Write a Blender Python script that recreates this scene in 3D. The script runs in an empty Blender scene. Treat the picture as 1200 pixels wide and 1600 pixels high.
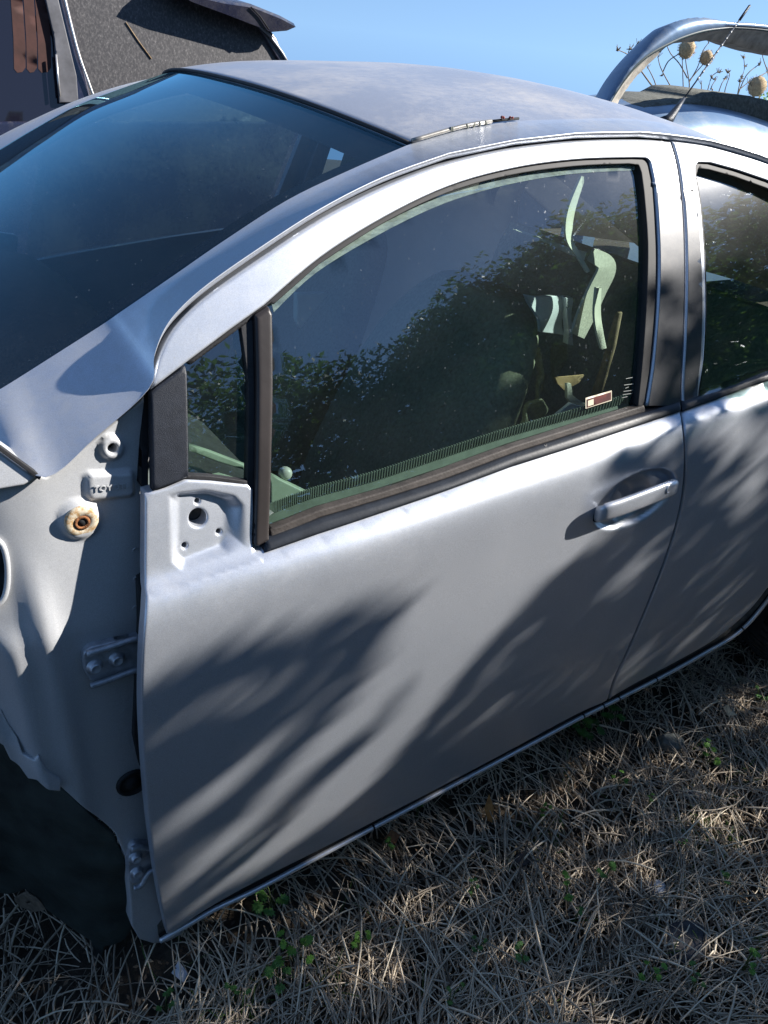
import bpy, math, random, numpy as np
from mathutils import Matrix, Vector
from mathutils.geometry import delaunay_2d_cdt
from mathutils.kdtree import KDTree
random.seed(7); rng = np.random.default_rng(7)
scn = bpy.context.scene; COL = scn.collection
R = math.radians
# ------------------------------------------------------------------ camera
CAM = np.array([-.245, -.858, 1.546]); YAW, PIT, ROL, FOC = R(34.77), R(29.51), R(6.06), 1318.3
DV = np.array([math.sin(YAW)*math.cos(PIT), math.cos(YAW)*math.cos(PIT), -math.sin(PIT)])
RV0 = np.array([math.cos(YAW), -math.sin(YAW), 0.]); UV0 = np.cross(RV0, DV)
RV = RV0*math.cos(ROL)+UV0*math.sin(ROL); UV = -RV0*math.sin(ROL)+UV0*math.cos(ROL)
cd = bpy.data.cameras.new('camera'); cam = bpy.data.objects.new('camera', cd); COL.objects.link(cam)
cd.sensor_fit = 'VERTICAL'; cd.sensor_height = 36; cd.sensor_width = 27; cd.lens = FOC/1600*36
cd.clip_start = .02; cd.clip_end = 500
m = Matrix.Identity(4)
for i in range(3):
    m[i][0] = RV[i]; m[i][1] = UV[i]; m[i][2] = -DV[i]; m[i][3] = CAM[i]
cam.matrix_world = m; scn.camera = cam
# ------------------------------------------------------------------ light
SUN = np.array([.77, -.35, .535]); SUN /= np.linalg.norm(SUN)
w = bpy.data.worlds.new('World'); scn.world = w; w.use_nodes = True
nt = w.node_tree; nt.nodes.clear()
sk = nt.nodes.new('ShaderNodeTexSky'); sk.sky_type = 'NISHITA'; sk.sun_disc = False
sk.sun_elevation = math.asin(SUN[2]); sk.sun_rotation = math.atan2(SUN[0], SUN[1])
sk.air_density = 1.0; sk.dust_density = 0.; sk.ozone_density = 3.6
# the clear sky keeps its deep blue down to the low horizon: look the sky model up a little higher
tcw = nt.nodes.new('ShaderNodeTexCoord'); sx_ = nt.nodes.new('ShaderNodeSeparateXYZ'); cx_ = nt.nodes.new('ShaderNodeCombineXYZ')
ab_ = nt.nodes.new('ShaderNodeMath'); ab_.operation = 'ABSOLUTE'; ma_ = nt.nodes.new('ShaderNodeMath'); ma_.operation = 'MULTIPLY_ADD'
ma_.inputs[1].default_value = .85; ma_.inputs[2].default_value = .21
nt.links.new(tcw.outputs['Generated'], sx_.inputs[0]); nt.links.new(sx_.outputs[0], cx_.inputs[0]); nt.links.new(sx_.outputs[1], cx_.inputs[1])
nt.links.new(sx_.outputs[2], ab_.inputs[0]); nt.links.new(ab_.outputs[0], ma_.inputs[0]); nt.links.new(ma_.outputs[0], cx_.inputs[2]); nt.links.new(cx_.outputs[0], sk.inputs[0])
bg = nt.nodes.new('ShaderNodeBackground'); bg.inputs[1].default_value = .086
wo = nt.nodes.new('ShaderNodeOutputWorld')
nt.links.new(sk.outputs[0], bg.inputs[0]); nt.links.new(bg.outputs[0], wo.inputs[0])
sl = bpy.data.lights.new('sun', 'SUN'); sl.energy = 5.0; sl.angle = R(.53); sl.color = (1, .955, .89)
so = bpy.data.objects.new('sun', sl); COL.objects.link(so)
so.rotation_mode = 'QUATERNION'; so.rotation_quaternion = Vector(SUN).to_track_quat('Z', 'Y')
so.location = Vector(SUN*30)
scn.view_settings.view_transform = 'Standard'; scn.view_settings.look = 'None'
scn.view_settings.gamma = 1; scn.view_settings.exposure = 1.2; scn.view_settings.use_curve_mapping = False
scn.cycles.max_bounces = 10; scn.cycles.transparent_max_bounces = 24
scn.cycles.sample_clamp_indirect = 6; scn.cycles.caustics_reflective = False; scn.cycles.caustics_refractive = False

# ------------------------------------------------------------------ helpers
def lin(c): return tuple(x/12.92 if x <= .04045 else ((x+.055)/1.055)**2.4 for x in c)
def tag(o, label=None, cat=None, group=None, kind=None):
    for k, v in (('label', label), ('category', cat), ('group', group), ('kind', kind)):
        if v: o[k] = v
    return o
def empty(name, loc, label, cat, group=None):
    o = bpy.data.objects.new(name, None); COL.objects.link(o); o.location = loc
    o.empty_display_size = .1
    return tag(o, label, cat, group)
def link(name, me, mat, parent=None):
    o = bpy.data.objects.new(name, me); COL.objects.link(o)
    if mat is not None:
        me.materials.clear(); me.materials.append(mat)
    if parent is not None:
        o.parent = parent
        p = parent; off = Vector((0, 0, 0))
        while p is not None: off += p.location; p = p.parent
        o.location = -off          # geometry is written in world coordinates
    return o
def mk(name, V, F, mat, parent=None, smooth=True):
    me = bpy.data.meshes.new(name)
    me.from_pydata([tuple(map(float, v)) for v in V], [], [tuple(int(i) for i in f) for f in F])
    if smooth: me.polygons.foreach_set('use_smooth', [True]*len(me.polygons))
    me.update(); return link(name, me, mat, parent)
def mk_np(name, V, T, mat, parent=None, smooth=False, tone=None):
    V = np.asarray(V, np.float32); T = np.asarray(T, np.int32); k = T.shape[1]
    me = bpy.data.meshes.new(name); me.vertices.add(len(V)); me.vertices.foreach_set('co', V.ravel())
    me.loops.add(T.size); me.loops.foreach_set('vertex_index', T.ravel())
    me.polygons.add(len(T)); me.polygons.foreach_set('loop_start', np.arange(len(T), dtype=np.int32)*k)
    me.polygons.foreach_set('use_smooth', np.full(len(T), smooth))
    me.update(calc_edges=True)
    if tone is not None:
        a = me.attributes.new('tone', 'FLOAT', 'FACE'); a.data.foreach_set('value', np.asarray(tone, np.float32))
    return link(name, me, mat, parent)
def ray(px, py):
    v = DV*FOC+RV*(px-600)-UV*(py-800); return v/np.linalg.norm(v)
def hit(px, py, F):
    """point where the sight line through a photo point meets the surface y = F(x,z)"""
    d = ray(px, py); lo, hi = .2, 9.
    for _ in range(45):
        t = (lo+hi)/2; p = CAM+t*d
        if p[1] < float(F(p[0], p[2])): lo = t
        else: hi = t
    return CAM+lo*d
def on_y(px, py, y): d = ray(px, py); return CAM+d*((y-CAM[1])/d[1])
def on_z(px, py, z=0): d = ray(px, py); return CAM+d*((z-CAM[2])/d[2])
def project(P):
    P = np.atleast_2d(P)-CAM; z = P@DV
    return np.stack([600+FOC*(P@RV)/z, 800-FOC*(P@UV)/z, z], -1)
def spline(pts, n=8, closed=False):
    pts = [np.array(p, float) for p in pts]; out = []; N = len(pts)
    for i in range(N if closed else N-1):
        g = (lambda k: pts[k % N]) if closed else (lambda k: pts[min(max(k, 0), N-1)])
        a, b, c, d = g(i-1), g(i), g(i+1), g(i+2)
        for k in range(n):
            t = k/n
            out.append(.5*((2*b)+(-a+c)*t+(2*a-5*b+4*c-d)*t*t+(-a+3*b-3*c+d)*t**3))
    if not closed: out.append(pts[-1])
    return out
def roundpoly(pts, r, n=5):
    """polygon with rounded corners"""
    pts = [np.array(p, float) for p in pts]; N = len(pts); out = []
    for i in range(N):
        a, b, c = pts[i-1], pts[i], pts[(i+1) % N]
        u = a-b; v = c-b; lu = np.linalg.norm(u); lv = np.linalg.norm(v)
        k = min(r, lu*.45, lv*.45); p = b+u/lu*k; q = b+v/lv*k
        for j in range(n+1):
            t = j/n; out.append((1-t)**2*p+2*t*(1-t)*b+t*t*q)
    return out
def resample(P, step, closed=True):
    P = np.array(P, float)
    if closed: P = np.vstack([P, P[:1]])
    seg = np.linalg.norm(np.diff(P, axis=0), axis=1); keep = np.r_[True, seg > 1e-7]; P = P[keep]
    seg = np.linalg.norm(np.diff(P, axis=0), axis=1); s = np.r_[0, np.cumsum(seg)]
    # keep sharp corners
    out = []
    for i in range(len(P)-1):
        n = max(1, int(round(seg[i]/step)))
        for k in range(n): out.append(P[i]+(P[i+1]-P[i])*k/n)
    out = np.array(out)
    if not closed: out = np.vstack([out, P[-1:]])
    # drop too-close points
    res = [out[0]]
    for p in out[1:]:
        if np.linalg.norm(p-res[-1]) > step*.3: res.append(p)
    return np.array(res)
def inpoly(P, poly):
    x, y = P[:, 0], P[:, 1]; c = np.zeros(len(P), bool); n = len(poly)
    for i in range(n):
        x1, y1 = poly[i-1]; x2, y2 = poly[i]
        if y1 == y2: continue
        cr = ((y1 > y) != (y2 > y)) & (x < (x2-x1)*(y-y1)/(y2-y1)+x1); c ^= cr
    return c
def dist(P, poly):
    A = np.roll(poly, 1, 0); B = poly; best = np.full(len(P), 9e9)
    for a, b in zip(A, B):
        ab = b-a; L = ab@ab
        if L < 1e-14: continue
        t = np.clip(((P-a)@ab)/L, 0, 1); best = np.minimum(best, np.hypot(*(P-a-t[:, None]*ab).T))
    return best
def panel(name, outline, F, mat, parent=None, holes=(), off=0., er=.003, flange=.010, step=.012, extra=None, hflange=None, bstep=None, gridsym=1., to3=None):
    """pressed sheet on the surface y=F(x,z), outline in (x,z): rounded rim, real thickness"""
    bs = bstep or step*.6
    loops = [resample(outline, bs)]+[resample(h, min(bs, .004)) for h in holes]
    allb = loops
    pts = []; edges = []
    for L in loops:
        s = len(pts); n = len(L); pts += list(L); edges += [(s+i, s+(i+1) % n) for i in range(n)]
    nb = len(pts)
    kd = KDTree(nb); prv = []; nxt = []
    for L in loops:
        s = len(prv); n = len(L); prv += [s+(i-1) % n for i in range(n)]; nxt += [s+(i+1) % n for i in range(n)]
    for i, p in enumerate(pts): kd.insert((p[0], p[1], 0), i)
    kd.balance(); PA = np.array(pts); PV = PA[prv]; NX = PA[nxt]
    def D(Q):
        ix = np.array([kd.find((q[0], q[1], 0))[1] for q in Q]); a = PA[ix]; best = np.full(len(Q), 9e9)
        for o in (PV[ix], NX[ix]):
            ab = o-a; t = np.clip(((Q-a)*ab).sum(1)/((ab*ab).sum(1)+1e-15), 0, 1); best = np.minimum(best, np.linalg.norm(Q-a-t[:, None]*ab, axis=1))
        return best
    def inside(Q):
        k = inpoly(Q, loops[0])
        for h in loops[1:]: k &= ~inpoly(Q, h)
        return k
    add = []
    if er > 0:
        for L in loops:
            tn = np.roll(L, -1, 0)-np.roll(L, 1, 0); tn /= np.linalg.norm(tn, axis=1)[:, None]+1e-12
            nn = np.stack([-tn[:, 1], tn[:, 0]], -1)
            area = (L[:, 0]*np.roll(L[:, 1], -1)-np.roll(L[:, 0], -1)*L[:, 1]).sum(); sg0 = (1 if area > 0 else -1)*(1 if L is loops[0] else -1)
            for q in (.25, .6, 1.0, 1.6):
                for sg in (sg0,):
                    Q = L+nn*er*q*sg; k = inside(Q); Q = Q[k]
                    if len(Q): Q = Q[D(Q) > er*q*.85]
                    add.append(Q)
    lo = loops[0].min(0); hi = loops[0].max(0)
    gx, gz = np.meshgrid(np.arange(lo[0], hi[0], step), np.arange(lo[1], hi[1], step))
    G = np.stack([gx.ravel(), gz.ravel()], -1)
    if extra is not None:
        for (c0, c1, st) in extra:
            ex, ez = np.meshgrid(np.arange(c0[0], c1[0], st), np.arange(c0[1], c1[1], st))
            k = (G[:, 0] < c0[0]-st) | (G[:, 0] > c1[0]+st) | (G[:, 1] < c0[1]-st) | (G[:, 1] > c1[1]+st)
            G = np.vstack([G[k], np.stack([ex.ravel(), ez.ravel()], -1)])
    G = G[inside(G)]; 
    if len(G): G = G[D(G) > max(er*2, bs*.45)]
    add.append(G)
    Q = np.vstack([a for a in add if len(a)] or [np.zeros((0, 2))])
    allp = [Vector((float(a), float(b))) for a, b in pts]+[Vector((float(a), float(b))) for a, b in Q]
    v2, e2, f2, ov, oe, of = delaunay_2d_cdt(allp, edges, [], 0, 1e-6)
    P2 = np.array([(v.x, v.y) for v in v2]); T = np.array([f for f in f2])
    cen = P2[T].mean(1); T = T[inside(cen)]
    a, b, c = P2[T[:, 0]], P2[T[:, 1]], P2[T[:, 2]]
    ar = (b[:, 0]-a[:, 0])*(c[:, 1]-a[:, 1])-(b[:, 1]-a[:, 1])*(c[:, 0]-a[:, 0])
    T[ar < 0] = T[ar < 0][:, ::-1]
    dd = D(P2); e = np.clip(er-dd, 0, er)
    y = np.array([float(F(p[0], p[1])) for p in P2])+off+(er-np.sqrt(np.maximum(er*er-e*e, 0)) if er > 0 else 0)
    V = np.stack([P2[:, 0], y, P2[:, 1]], -1)
    faces = [tuple(t) for t in T]
    V = list(V)
    if flange > 0:
        from collections import Counter
        cnt = {}
        for t in T:
            for i in range(3):
                k = (t[i], t[(i+1) % 3]); cnt[k] = 1
        be = [k for k in cnt if (k[1], k[0]) not in cnt]
        mp = {}
        def dup(i, dy):
            if (i, dy) not in mp:
                mp[(i, dy)] = len(V); q = V[i].copy(); q[1] += dy; V.append(q)
            return mp[(i, dy)]
        for i, j in be: faces.append((dup(j, 0.), dup(i, 0.), dup(i, flange), dup(j, flange)))
    if to3 is not None: V = [to3(v) for v in V]
    return mk(name, V, faces, mat, parent)
def pxpoly(pts, F): return [(lambda h: (h[0], h[2]))(hit(p[0], p[1], F)) for p in pts]
def loft(name, rows, mat, parent=None, close=False, flip=False):
    n = len(rows[0]); V = [p for r in rows for p in r]; Fc = []
    for i in range(len(rows)-1):
        for j in range(n if close else n-1):
            a = i*n+j; b = i*n+(j+1) % n; f = (a, b, b+n, a+n); Fc.append(f[::-1] if flip else f)
    return mk(name, V, Fc, mat, parent)
def tube_data(path, rad, k=8, cap=True, squash=1.):
    path = [np.array(p, float) for p in path]; n = len(path)
    rad = [rad]*n if np.isscalar(rad) else rad; V = []; Fc = []
    up = np.array([0, 0, 1.])
    for i in range(n):
        t = path[min(i+1, n-1)]-path[max(i-1, 0)]; t /= np.linalg.norm(t)+1e-12
        a = np.cross(t, up)
        if np.linalg.norm(a) < .05: a = np.cross(t, [1, 0, 0])
        a /= np.linalg.norm(a); b = np.cross(a, t)
        for j in range(k):
            q = 2*math.pi*j/k; V.append(path[i]+rad[i]*(a*math.cos(q)+b*math.sin(q)*squash))
    for i in range(n-1):
        for j in range(k):
            a_ = i*k+j; b_ = i*k+(j+1) % k; Fc.append((a_, b_, b_+k, a_+k))
    if cap: Fc.append(tuple(range(k))[::-1]); Fc.append(tuple(range((n-1)*k, n*k)))
    return V, Fc
def merge(parts):
    V = []; Fc = []
    for v, f in parts:
        s = len(V); V += list(v); Fc += [tuple(i+s for i in q) for q in f]
    return V, Fc
def tube(name, path, rad, mat, parent=None, k=8, squash=1.):
    V, Fc = tube_data(path, rad, k, True, squash); return mk(name, V, Fc, mat, parent)
def box_data(c, s, rz=0, bev=0):
    c = np.array(c, float); h = np.array(s, float)/2; V = []
    ca, sa = math.cos(rz), math.sin(rz)
    for sx in (-1, 1):
        for sy in (-1, 1):
            for sz in (-1, 1):
                x, y, z = sx*h[0], sy*h[1], sz*h[2]; V.append(c+np.array([x*ca-y*sa, x*sa+y*ca, z]))
    return V, [(0, 1, 3, 2), (4, 6, 7, 5), (0, 4, 5, 1), (2, 3, 7, 6), (0, 2, 6, 4), (1, 5, 7, 3)]
def lathe_data(c, prof, ax, k=24):
    """profile of (radius, height along axis)"""
    c = np.array(c, float); ax = np.array(ax, float); ax /= np.linalg.norm(ax)
    a = np.cross(ax, [0, 0, 1.]); 
    if np.linalg.norm(a) < .1: a = np.cross(ax, [1., 0, 0])
    a /= np.linalg.norm(a); b = np.cross(ax, a); V = []; Fc = []
    for r, h in prof:
        for j in range(k):
            q = 2*math.pi*j/k; V.append(c+ax*h+r*(a*math.cos(q)+b*math.sin(q)))
    for i in range(len(prof)-1):
        for j in range(k):
            p = i*k+j; q = i*k+(j+1) % k; Fc.append((p, q, q+k, p+k))
    Fc.append(tuple(range((len(prof)-1)*k, len(prof)*k)))
    return V, Fc
def lathe(name, c, prof, ax, mat, parent=None, k=24):
    V, Fc = lathe_data(c, prof, ax, k); return mk(name, V, Fc, mat, parent)
def sst(a, b, x):
    t = min(1., max(0., (x-a)/(b-a))); return t*t*(3-2*t)

# ------------------------------------------------------------------ materials
class MT:
    def __init__(s, name):
        s.m = bpy.data.materials.new(name); s.m.use_nodes = True; s.t = s.m.node_tree; s.t.nodes.clear()
        s.out = s.n('ShaderNodeOutputMaterial')
        s.tc = s.n('ShaderNodeTexCoord').outputs['Object']
    def n(s, k, **kw):
        nd = s.t.nodes.new(k)
        for a, b in kw.items(): setattr(nd, a, b)
        return nd
    def l(s, a, b): s.t.links.new(a, b)
    def noise(s, scale, detail=4, rough=.6, vec=None, stretch=None, dist=0):
        nd = s.n('ShaderNodeTexNoise'); nd.inputs['Scale'].default_value = scale; nd.inputs['Detail'].default_value = detail
        nd.inputs['Roughness'].default_value = rough; nd.inputs['Distortion'].default_value = dist
        v = vec or s.tc
        if stretch:
            mp = s.n('ShaderNodeMapping'); mp.inputs['Scale'].default_value = stretch[:3]
            if len(stretch) > 3: mp.inputs['Rotation'].default_value = stretch[3:]
            s.l(v, mp.inputs[0]); v = mp.outputs[0]
        s.l(v, nd.inputs['Vector']); return nd.outputs['Fac']
    def ramp(s, fac, stops):
        r = s.n('ShaderNodeValToRGB'); e = r.color_ramp.elements
        while len(e) < len(stops): e.new(.5)
        for q, (p, c) in zip(e, stops):
            q.position = p; q.color = (c if len(c) == 4 else (*c, 1)) if hasattr(c, '__len__') else (c, c, c, 1)
        s.l(fac, r.inputs[0]); return r.outputs[0]
    def mix(s, f, a, b, mode='MIX'):
        x = s.n('ShaderNodeMix', data_type='RGBA', blend_type=mode)
        for i, v in ((0, f), (6, a), (7, b)):
            if hasattr(v, 'links') or isinstance(v, bpy.types.NodeSocket): s.l(v, x.inputs[i])
            elif i == 0: x.inputs[0].default_value = v
            else: x.inputs[i].default_value = (*v[:3], 1)
        return x.outputs[2]
    def math(s, op, a, b=0., c=None, clamp=False):
        x = s.n('ShaderNodeMath', operation=op); x.use_clamp = clamp
        for i, v in enumerate((a, b) if c is None else (a, b, c)):
            if isinstance(v, bpy.types.NodeSocket): s.l(v, x.inputs[i])
            else: x.inputs[i].default_value = v
        return x.outputs[0]
    def bsdf(s, col, rough=.5, metal=0., coat=0., coatr=.1, spec=.5, **kw):
        b = s.n('ShaderNodeBsdfPrincipled')
        def put(k, v):
            if isinstance(v, bpy.types.NodeSocket): s.l(v, b.inputs[k])
            elif k in ('Base Color',): b.inputs[k].default_value = (*v[:3], 1)
            else: b.inputs[k].default_value = v
        put('Base Color', col); put('Roughness', rough); put('Metallic', metal); put('Coat Weight', coat); put('Coat Roughness', coatr)
        put('Specular IOR Level', spec)
        for k, v in kw.items(): put(k, v)
        s.b = b; return b
    def bump(s, h, strength=.3, distance=.01, normal=None):
        x = s.n('ShaderNodeBump'); x.inputs['Strength'].default_value = strength; x.inputs['Distance'].default_value = distance
        s.l(h, x.inputs['Height']); 
        if normal: s.l(normal, x.inputs['Normal'])
        return x.outputs[0]
    def done(s, sh=None):
        s.l((sh or s.b.outputs[0]), s.out.inputs[0]); return s.m
def simple(name, col, rough=.5, metal=0., var=.25, scale=20., bump=0., coat=0., spec=.35, bscale=None):
    M = MT(name); n = M.noise(scale, 5)
    c = M.mix(M.ramp(n, [(.3, 0.), (.7, 1.)]), tuple(x*(1-var) for x in col), tuple(min(1, x*(1+var)) for x in col))
    b = M.bsdf(c, rough, metal, coat, spec=spec)
    if bump: M.l(M.bump(M.noise(bscale or scale*6, 4), bump, .004), b.inputs['Normal'])
    return M.done()
def paint(name, col, metal=.62, rough=.38, coat=.45, dust=.22, dustcol=(.34, .30, .24), low=True):
    M = MT(name)
    geo = M.n('ShaderNodeNewGeometry'); sep = M.n('ShaderNodeSeparateXYZ'); M.l(M.tc, sep.inputs[0])
    n1 = M.noise(3.5, 6, .65); n2 = M.noise(60, 5, .7); n3 = M.noise(800, 2, .6)
    base = M.mix(M.ramp(n3, [(.35, 0.), (.65, 1.)]), tuple(x*.88 for x in col), tuple(min(1, x*1.10) for x in col))
    # dust: patchy film, heavier on the faces that look up and along the foot of the car
    sn = M.n('ShaderNodeSeparateXYZ'); M.l(geo.outputs['Normal'], sn.inputs[0])
    upf = M.math('MULTIPLY', M.math('MAXIMUM', sn.outputs[2], 0.), .8)
    patch = M.ramp(M.math('MULTIPLY', n1, M.math('ADD', n2, .5)), [(.42, 0.), (.75, 1.)])
    d = M.math('MULTIPLY', M.math('ADD', upf, .25), patch)
    d = M.math('MULTIPLY', d, dust*1.6, clamp=True)
    if low:
        lowf = M.math('MULTIPLY', M.math('SUBTRACT', .34, sep.outputs[2]), 3.2, clamp=True)
        mud = M.math('MULTIPLY', lowf, M.ramp(M.noise(26, 6, .75, stretch=(.5, 1, 1.6)), [(.40, 0.), (.70, 1.)]))
        d = M.math('MAXIMUM', d, M.math('MULTIPLY', mud, .7))
    # scuffs
    sc = M.ramp(M.noise(34, 6, .8, stretch=(.35, 1, 3, 0, .6, 0), dist=1.2), [(.66, 0.), (.70, .35), (.74, 0.)])
    d2 = M.math('MAXIMUM', d, M.math('MULTIPLY', sc, .34))
    spk = M.ramp(M.noise(210, 2, .4), [(.76, 0.), (.80, 1.)])
    d2 = M.math('MAXIMUM', d2, M.math('MULTIPLY', spk, .45))
    c = M.mix(d2, base, dustcol)
    rg = M.math('ADD', M.math('MULTIPLY', d2, .35), M.math('ADD', M.math('MULTIPLY', n1, .08), rough-.04))
    b = M.bsdf(c, rg, M.math('MULTIPLY', M.math('SUBTRACT', 1., d2), metal), M.math('MULTIPLY', M.math('SUBTRACT', 1., d2), coat), .16)
    M.l(M.bump(n3, .035, .001, M.bump(M.noise(9, 2), .03, .004)), b.inputs['Normal'])
    return M.done()
SILVER = paint('silver_paint', (.56, .59, .65))
SILVER_IN = paint('inner_silver_paint', (.50, .51, .53), metal=.35, rough=.5, coat=.12, dust=.35, dustcol=(.40, .39, .36), low=False)
def mk_roofpaint():
    return paint('roof_silver_paint', (.46, .47, .51), metal=.6, rough=.42, coat=.2, dust=.32, dustcol=(.38, .36, .34), low=False)
ROOFP = mk_roofpaint()
BLACKTRIM = simple('black_grained_plastic', (.018, .021, .029), .42, bump=.25, scale=60, bscale=900, var=.2)
BELT = simple('satin_black_belt_rubber', (.018, .021, .027), .40, var=.3, scale=40, bump=.05)
LIPM = simple('dusty_brown_sealing_lip', (.042, .035, .031), .62, var=.4, scale=45, bump=.2)
DIVM = simple('faded_bronze_black_vinyl', (.032, .027, .026), .40, var=.2, scale=12, bump=.05)
RUBBER = simple('black_rubber', (.018, .018, .020), .6, var=.3, scale=50, bump=.1)
WSM = simple('dark_window_channel', (.011, .011, .013), .6, var=.3, scale=30)
GAP = simple('dark_gap_seal', (.010, .011, .013), .8, var=.2)
TYREM = simple('tyre_rubber', (.022, .022, .021), .8, var=.4, scale=30, bump=.3)
RIMM = simple('dull_steel_wheel', (.18, .18, .18), .45, .6, var=.3, scale=20)
STEEL = simple('hinge_steel_painted', (.40, .42, .46), .42, .45, var=.3, scale=70, bump=.1)
BOLTM = simple('painted_bolt', (.46, .48, .52), .38, .5, var=.25, scale=90)
DARKIN = simple('dark_cabin_plastic', (.028, .030, .032), .7, var=.3, scale=30, bump=.1)
SEATM = simple('olive_grey_seat_cloth', (.26, .27, .19), .9, var=.3, scale=120, bump=.4, bscale=700)
BEIGE = simple('beige_cabin_trim', (.68, .65, .54), .7, var=.18, scale=14, bump=.1)
WOODM = simple('old_brown_wood', (.24, .17, .10), .8, var=.35, scale=30, bump=.4)
PRESSED = paint('bright_pressed_sheet', (.85, .88, .92), metal=.15, rough=.32, coat=.1, dust=.15, low=False)
GREENISH = simple('pale_dash_plastic', (.26, .31, .24), .5, var=.12, scale=30)
CARD = simple('brown_cardboard', (.45, .30, .15), .85, var=.2, scale=25)
LINER = simple('dirty_wheel_liner', (.026, .034, .030), .7, var=.5, scale=14, bump=.5, bscale=60)
RUSTM = simple('rust', (.24, .10, .04), .85, var=.6, scale=120, bump=.4)
UNDER = simple('underbody_black', (.012, .012, .013), .9, var=.4, scale=20)
def mk_rust_boss():
    M = MT('cream_primer_boss'); c = M.mix(M.ramp(M.noise(160, 5, .7), [(.45, 0.), (.62, 1.)]), (.62, .55, .42), (.40, .24, .10))
    b = M.bsdf(c, .6); return M.done()
BOSSM = mk_rust_boss()
def glass(name, tint=(.62, .74, .70), dustamt=.10, speck=.5, scale=1., refl=1., ior=1.62, gcol=(1, 1, 1)):
    M = MT(name)
    tr = M.n('ShaderNodeBsdfTransparent'); tr.inputs[0].default_value = (*tint, 1)
    gl = M.n('ShaderNodeBsdfGlossy'); gl.inputs['Roughness'].default_value = .012; gl.inputs[0].default_value = (*gcol, 1)
    geo = M.n('ShaderNodeNewGeometry'); dt = M.n('ShaderNodeVectorMath', operation='DOT_PRODUCT'); M.l(geo.outputs['Normal'], dt.inputs[0]); M.l(geo.outputs['Incoming'], dt.inputs[1])
    F0 = ((ior-1)/(ior+1))**2      # the same reflectance from either side of the thin pane
    cs = M.math('POWER', M.math('SUBTRACT', 1., M.math('ABSOLUTE', dt.outputs['Value'])), 5.)
    f = M.math('MULTIPLY', M.math('ADD', M.math('MULTIPLY', cs, 1-F0), F0), 1.75*refl, clamp=True)
    gh_ = M.n('ShaderNodeBsdfGlossy'); gh_.inputs['Roughness'].default_value = .13; m0 = M.n('ShaderNodeMixShader'); m0.inputs[0].default_value = .022   # weak broad gloss, added to spread the sun's glare on the pane
    M.l(tr.outputs[0], m0.inputs[1]); M.l(gh_.outputs[0], m0.inputs[2])
    m1 = M.n('ShaderNodeMixShader'); M.l(f, m1.inputs[0]); M.l(m0.outputs[0], m1.inputs[1]); M.l(gl.outputs[0], m1.inputs[2])
    df = M.n('ShaderNodeBsdfDiffuse'); df.inputs[0].default_value = (.50, .56, .60, 1)
    gr = M.n('ShaderNodeBsdfGlossy'); gr.inputs['Roughness'].default_value = .30; gr.inputs[0].default_value = (.8, .8, .8, 1)
    dm = M.n('ShaderNodeMixShader'); dm.inputs[0].default_value = .25; M.l(df.outputs[0], dm.inputs[1]); M.l(gr.outputs[0], dm.inputs[2])
    film = M.ramp(M.noise(4*scale, 7, .65), [(.3, .25), (.75, 1.)])
    fine = M.ramp(M.noise(420*scale, 3, .6), [(.35, .4), (.75, 1.)])
    sp = M.ramp(M.noise(190*scale, 3, .55, stretch=(1., 1., .42, 0, .25, 0)), [(.705, 0.), (.735, 1.)])
    sp2 = M.ramp(M.noise(55*scale, 4, .6, stretch=(1.5, 1., .5, 0, -.3, 0)), [(.715, 0.), (.75, .8)])
    a = M.math('MULTIPLY', M.math('MULTIPLY', film, fine), dustamt)
    a = M.math('MAXIMUM', a, M.math('MULTIPLY', M.math('MAXIMUM', sp, sp2), speck))
    m2 = M.n('ShaderNodeMixShader'); M.l(a, m2.inputs[0]); M.l(m1.outputs[0], m2.inputs[1]); M.l(dm.outputs[0], m2.inputs[2])
    return M.done(m2.outputs[0])
GLASS = glass('green_tinted_side_glass', (.72, .85, .81), .026, .16, 1.3, 1.4, 1.62, (.86, .95, 1.))
WGLASS = glass('dusty_windscreen_glass', (.34, .50, .56), .055, .20, .8, 1.0, 1.45, (.36, .74, .90))
FRIT = simple('black_glass_border', (.016, .018, .022), .25, var=.3, scale=90)

# ------------------------------------------------------------------ the silver car's surfaces
cz_px = [(232, 926), (300, 902), (415, 862), (500, 832), (600, 799), (700, 765), (800, 728), (930, 687), (1062, 643), (1200, 596)]
_c = [on_y(x, y, .045+.02*max(0, (.5-(x-230)/830.))) for x, y in cz_px]
CX = np.array([p[0] for p in _c]); CZ = np.array([p[2] for p in _c])
ZP = np.polyfit(CX, CZ, 4); ZD = np.polyder(ZP)
def zb(x):
    c = min(max(x, CX[0]), CX[-1]); return float(np.polyval(ZP, c)+max(-.1, min(.15, np.polyval(ZD, c)))*(x-c))
def plan(x): return .08*max(0, .5-x)**2+.03*max(0, x-1.5)**2
def Yb(x, z):
    u = z-zb(x); q = plan(x)
    if u < 0:
        wd = .020+.012*sst(.35, .0, x)
        y = q+.028*math.exp(u/wd)+.058*(max(0, -u-.12)/.62)**2
        return y
    return q+.028+.017*(1-math.exp(-u/.008))+.30*u+.36*u*u
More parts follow.
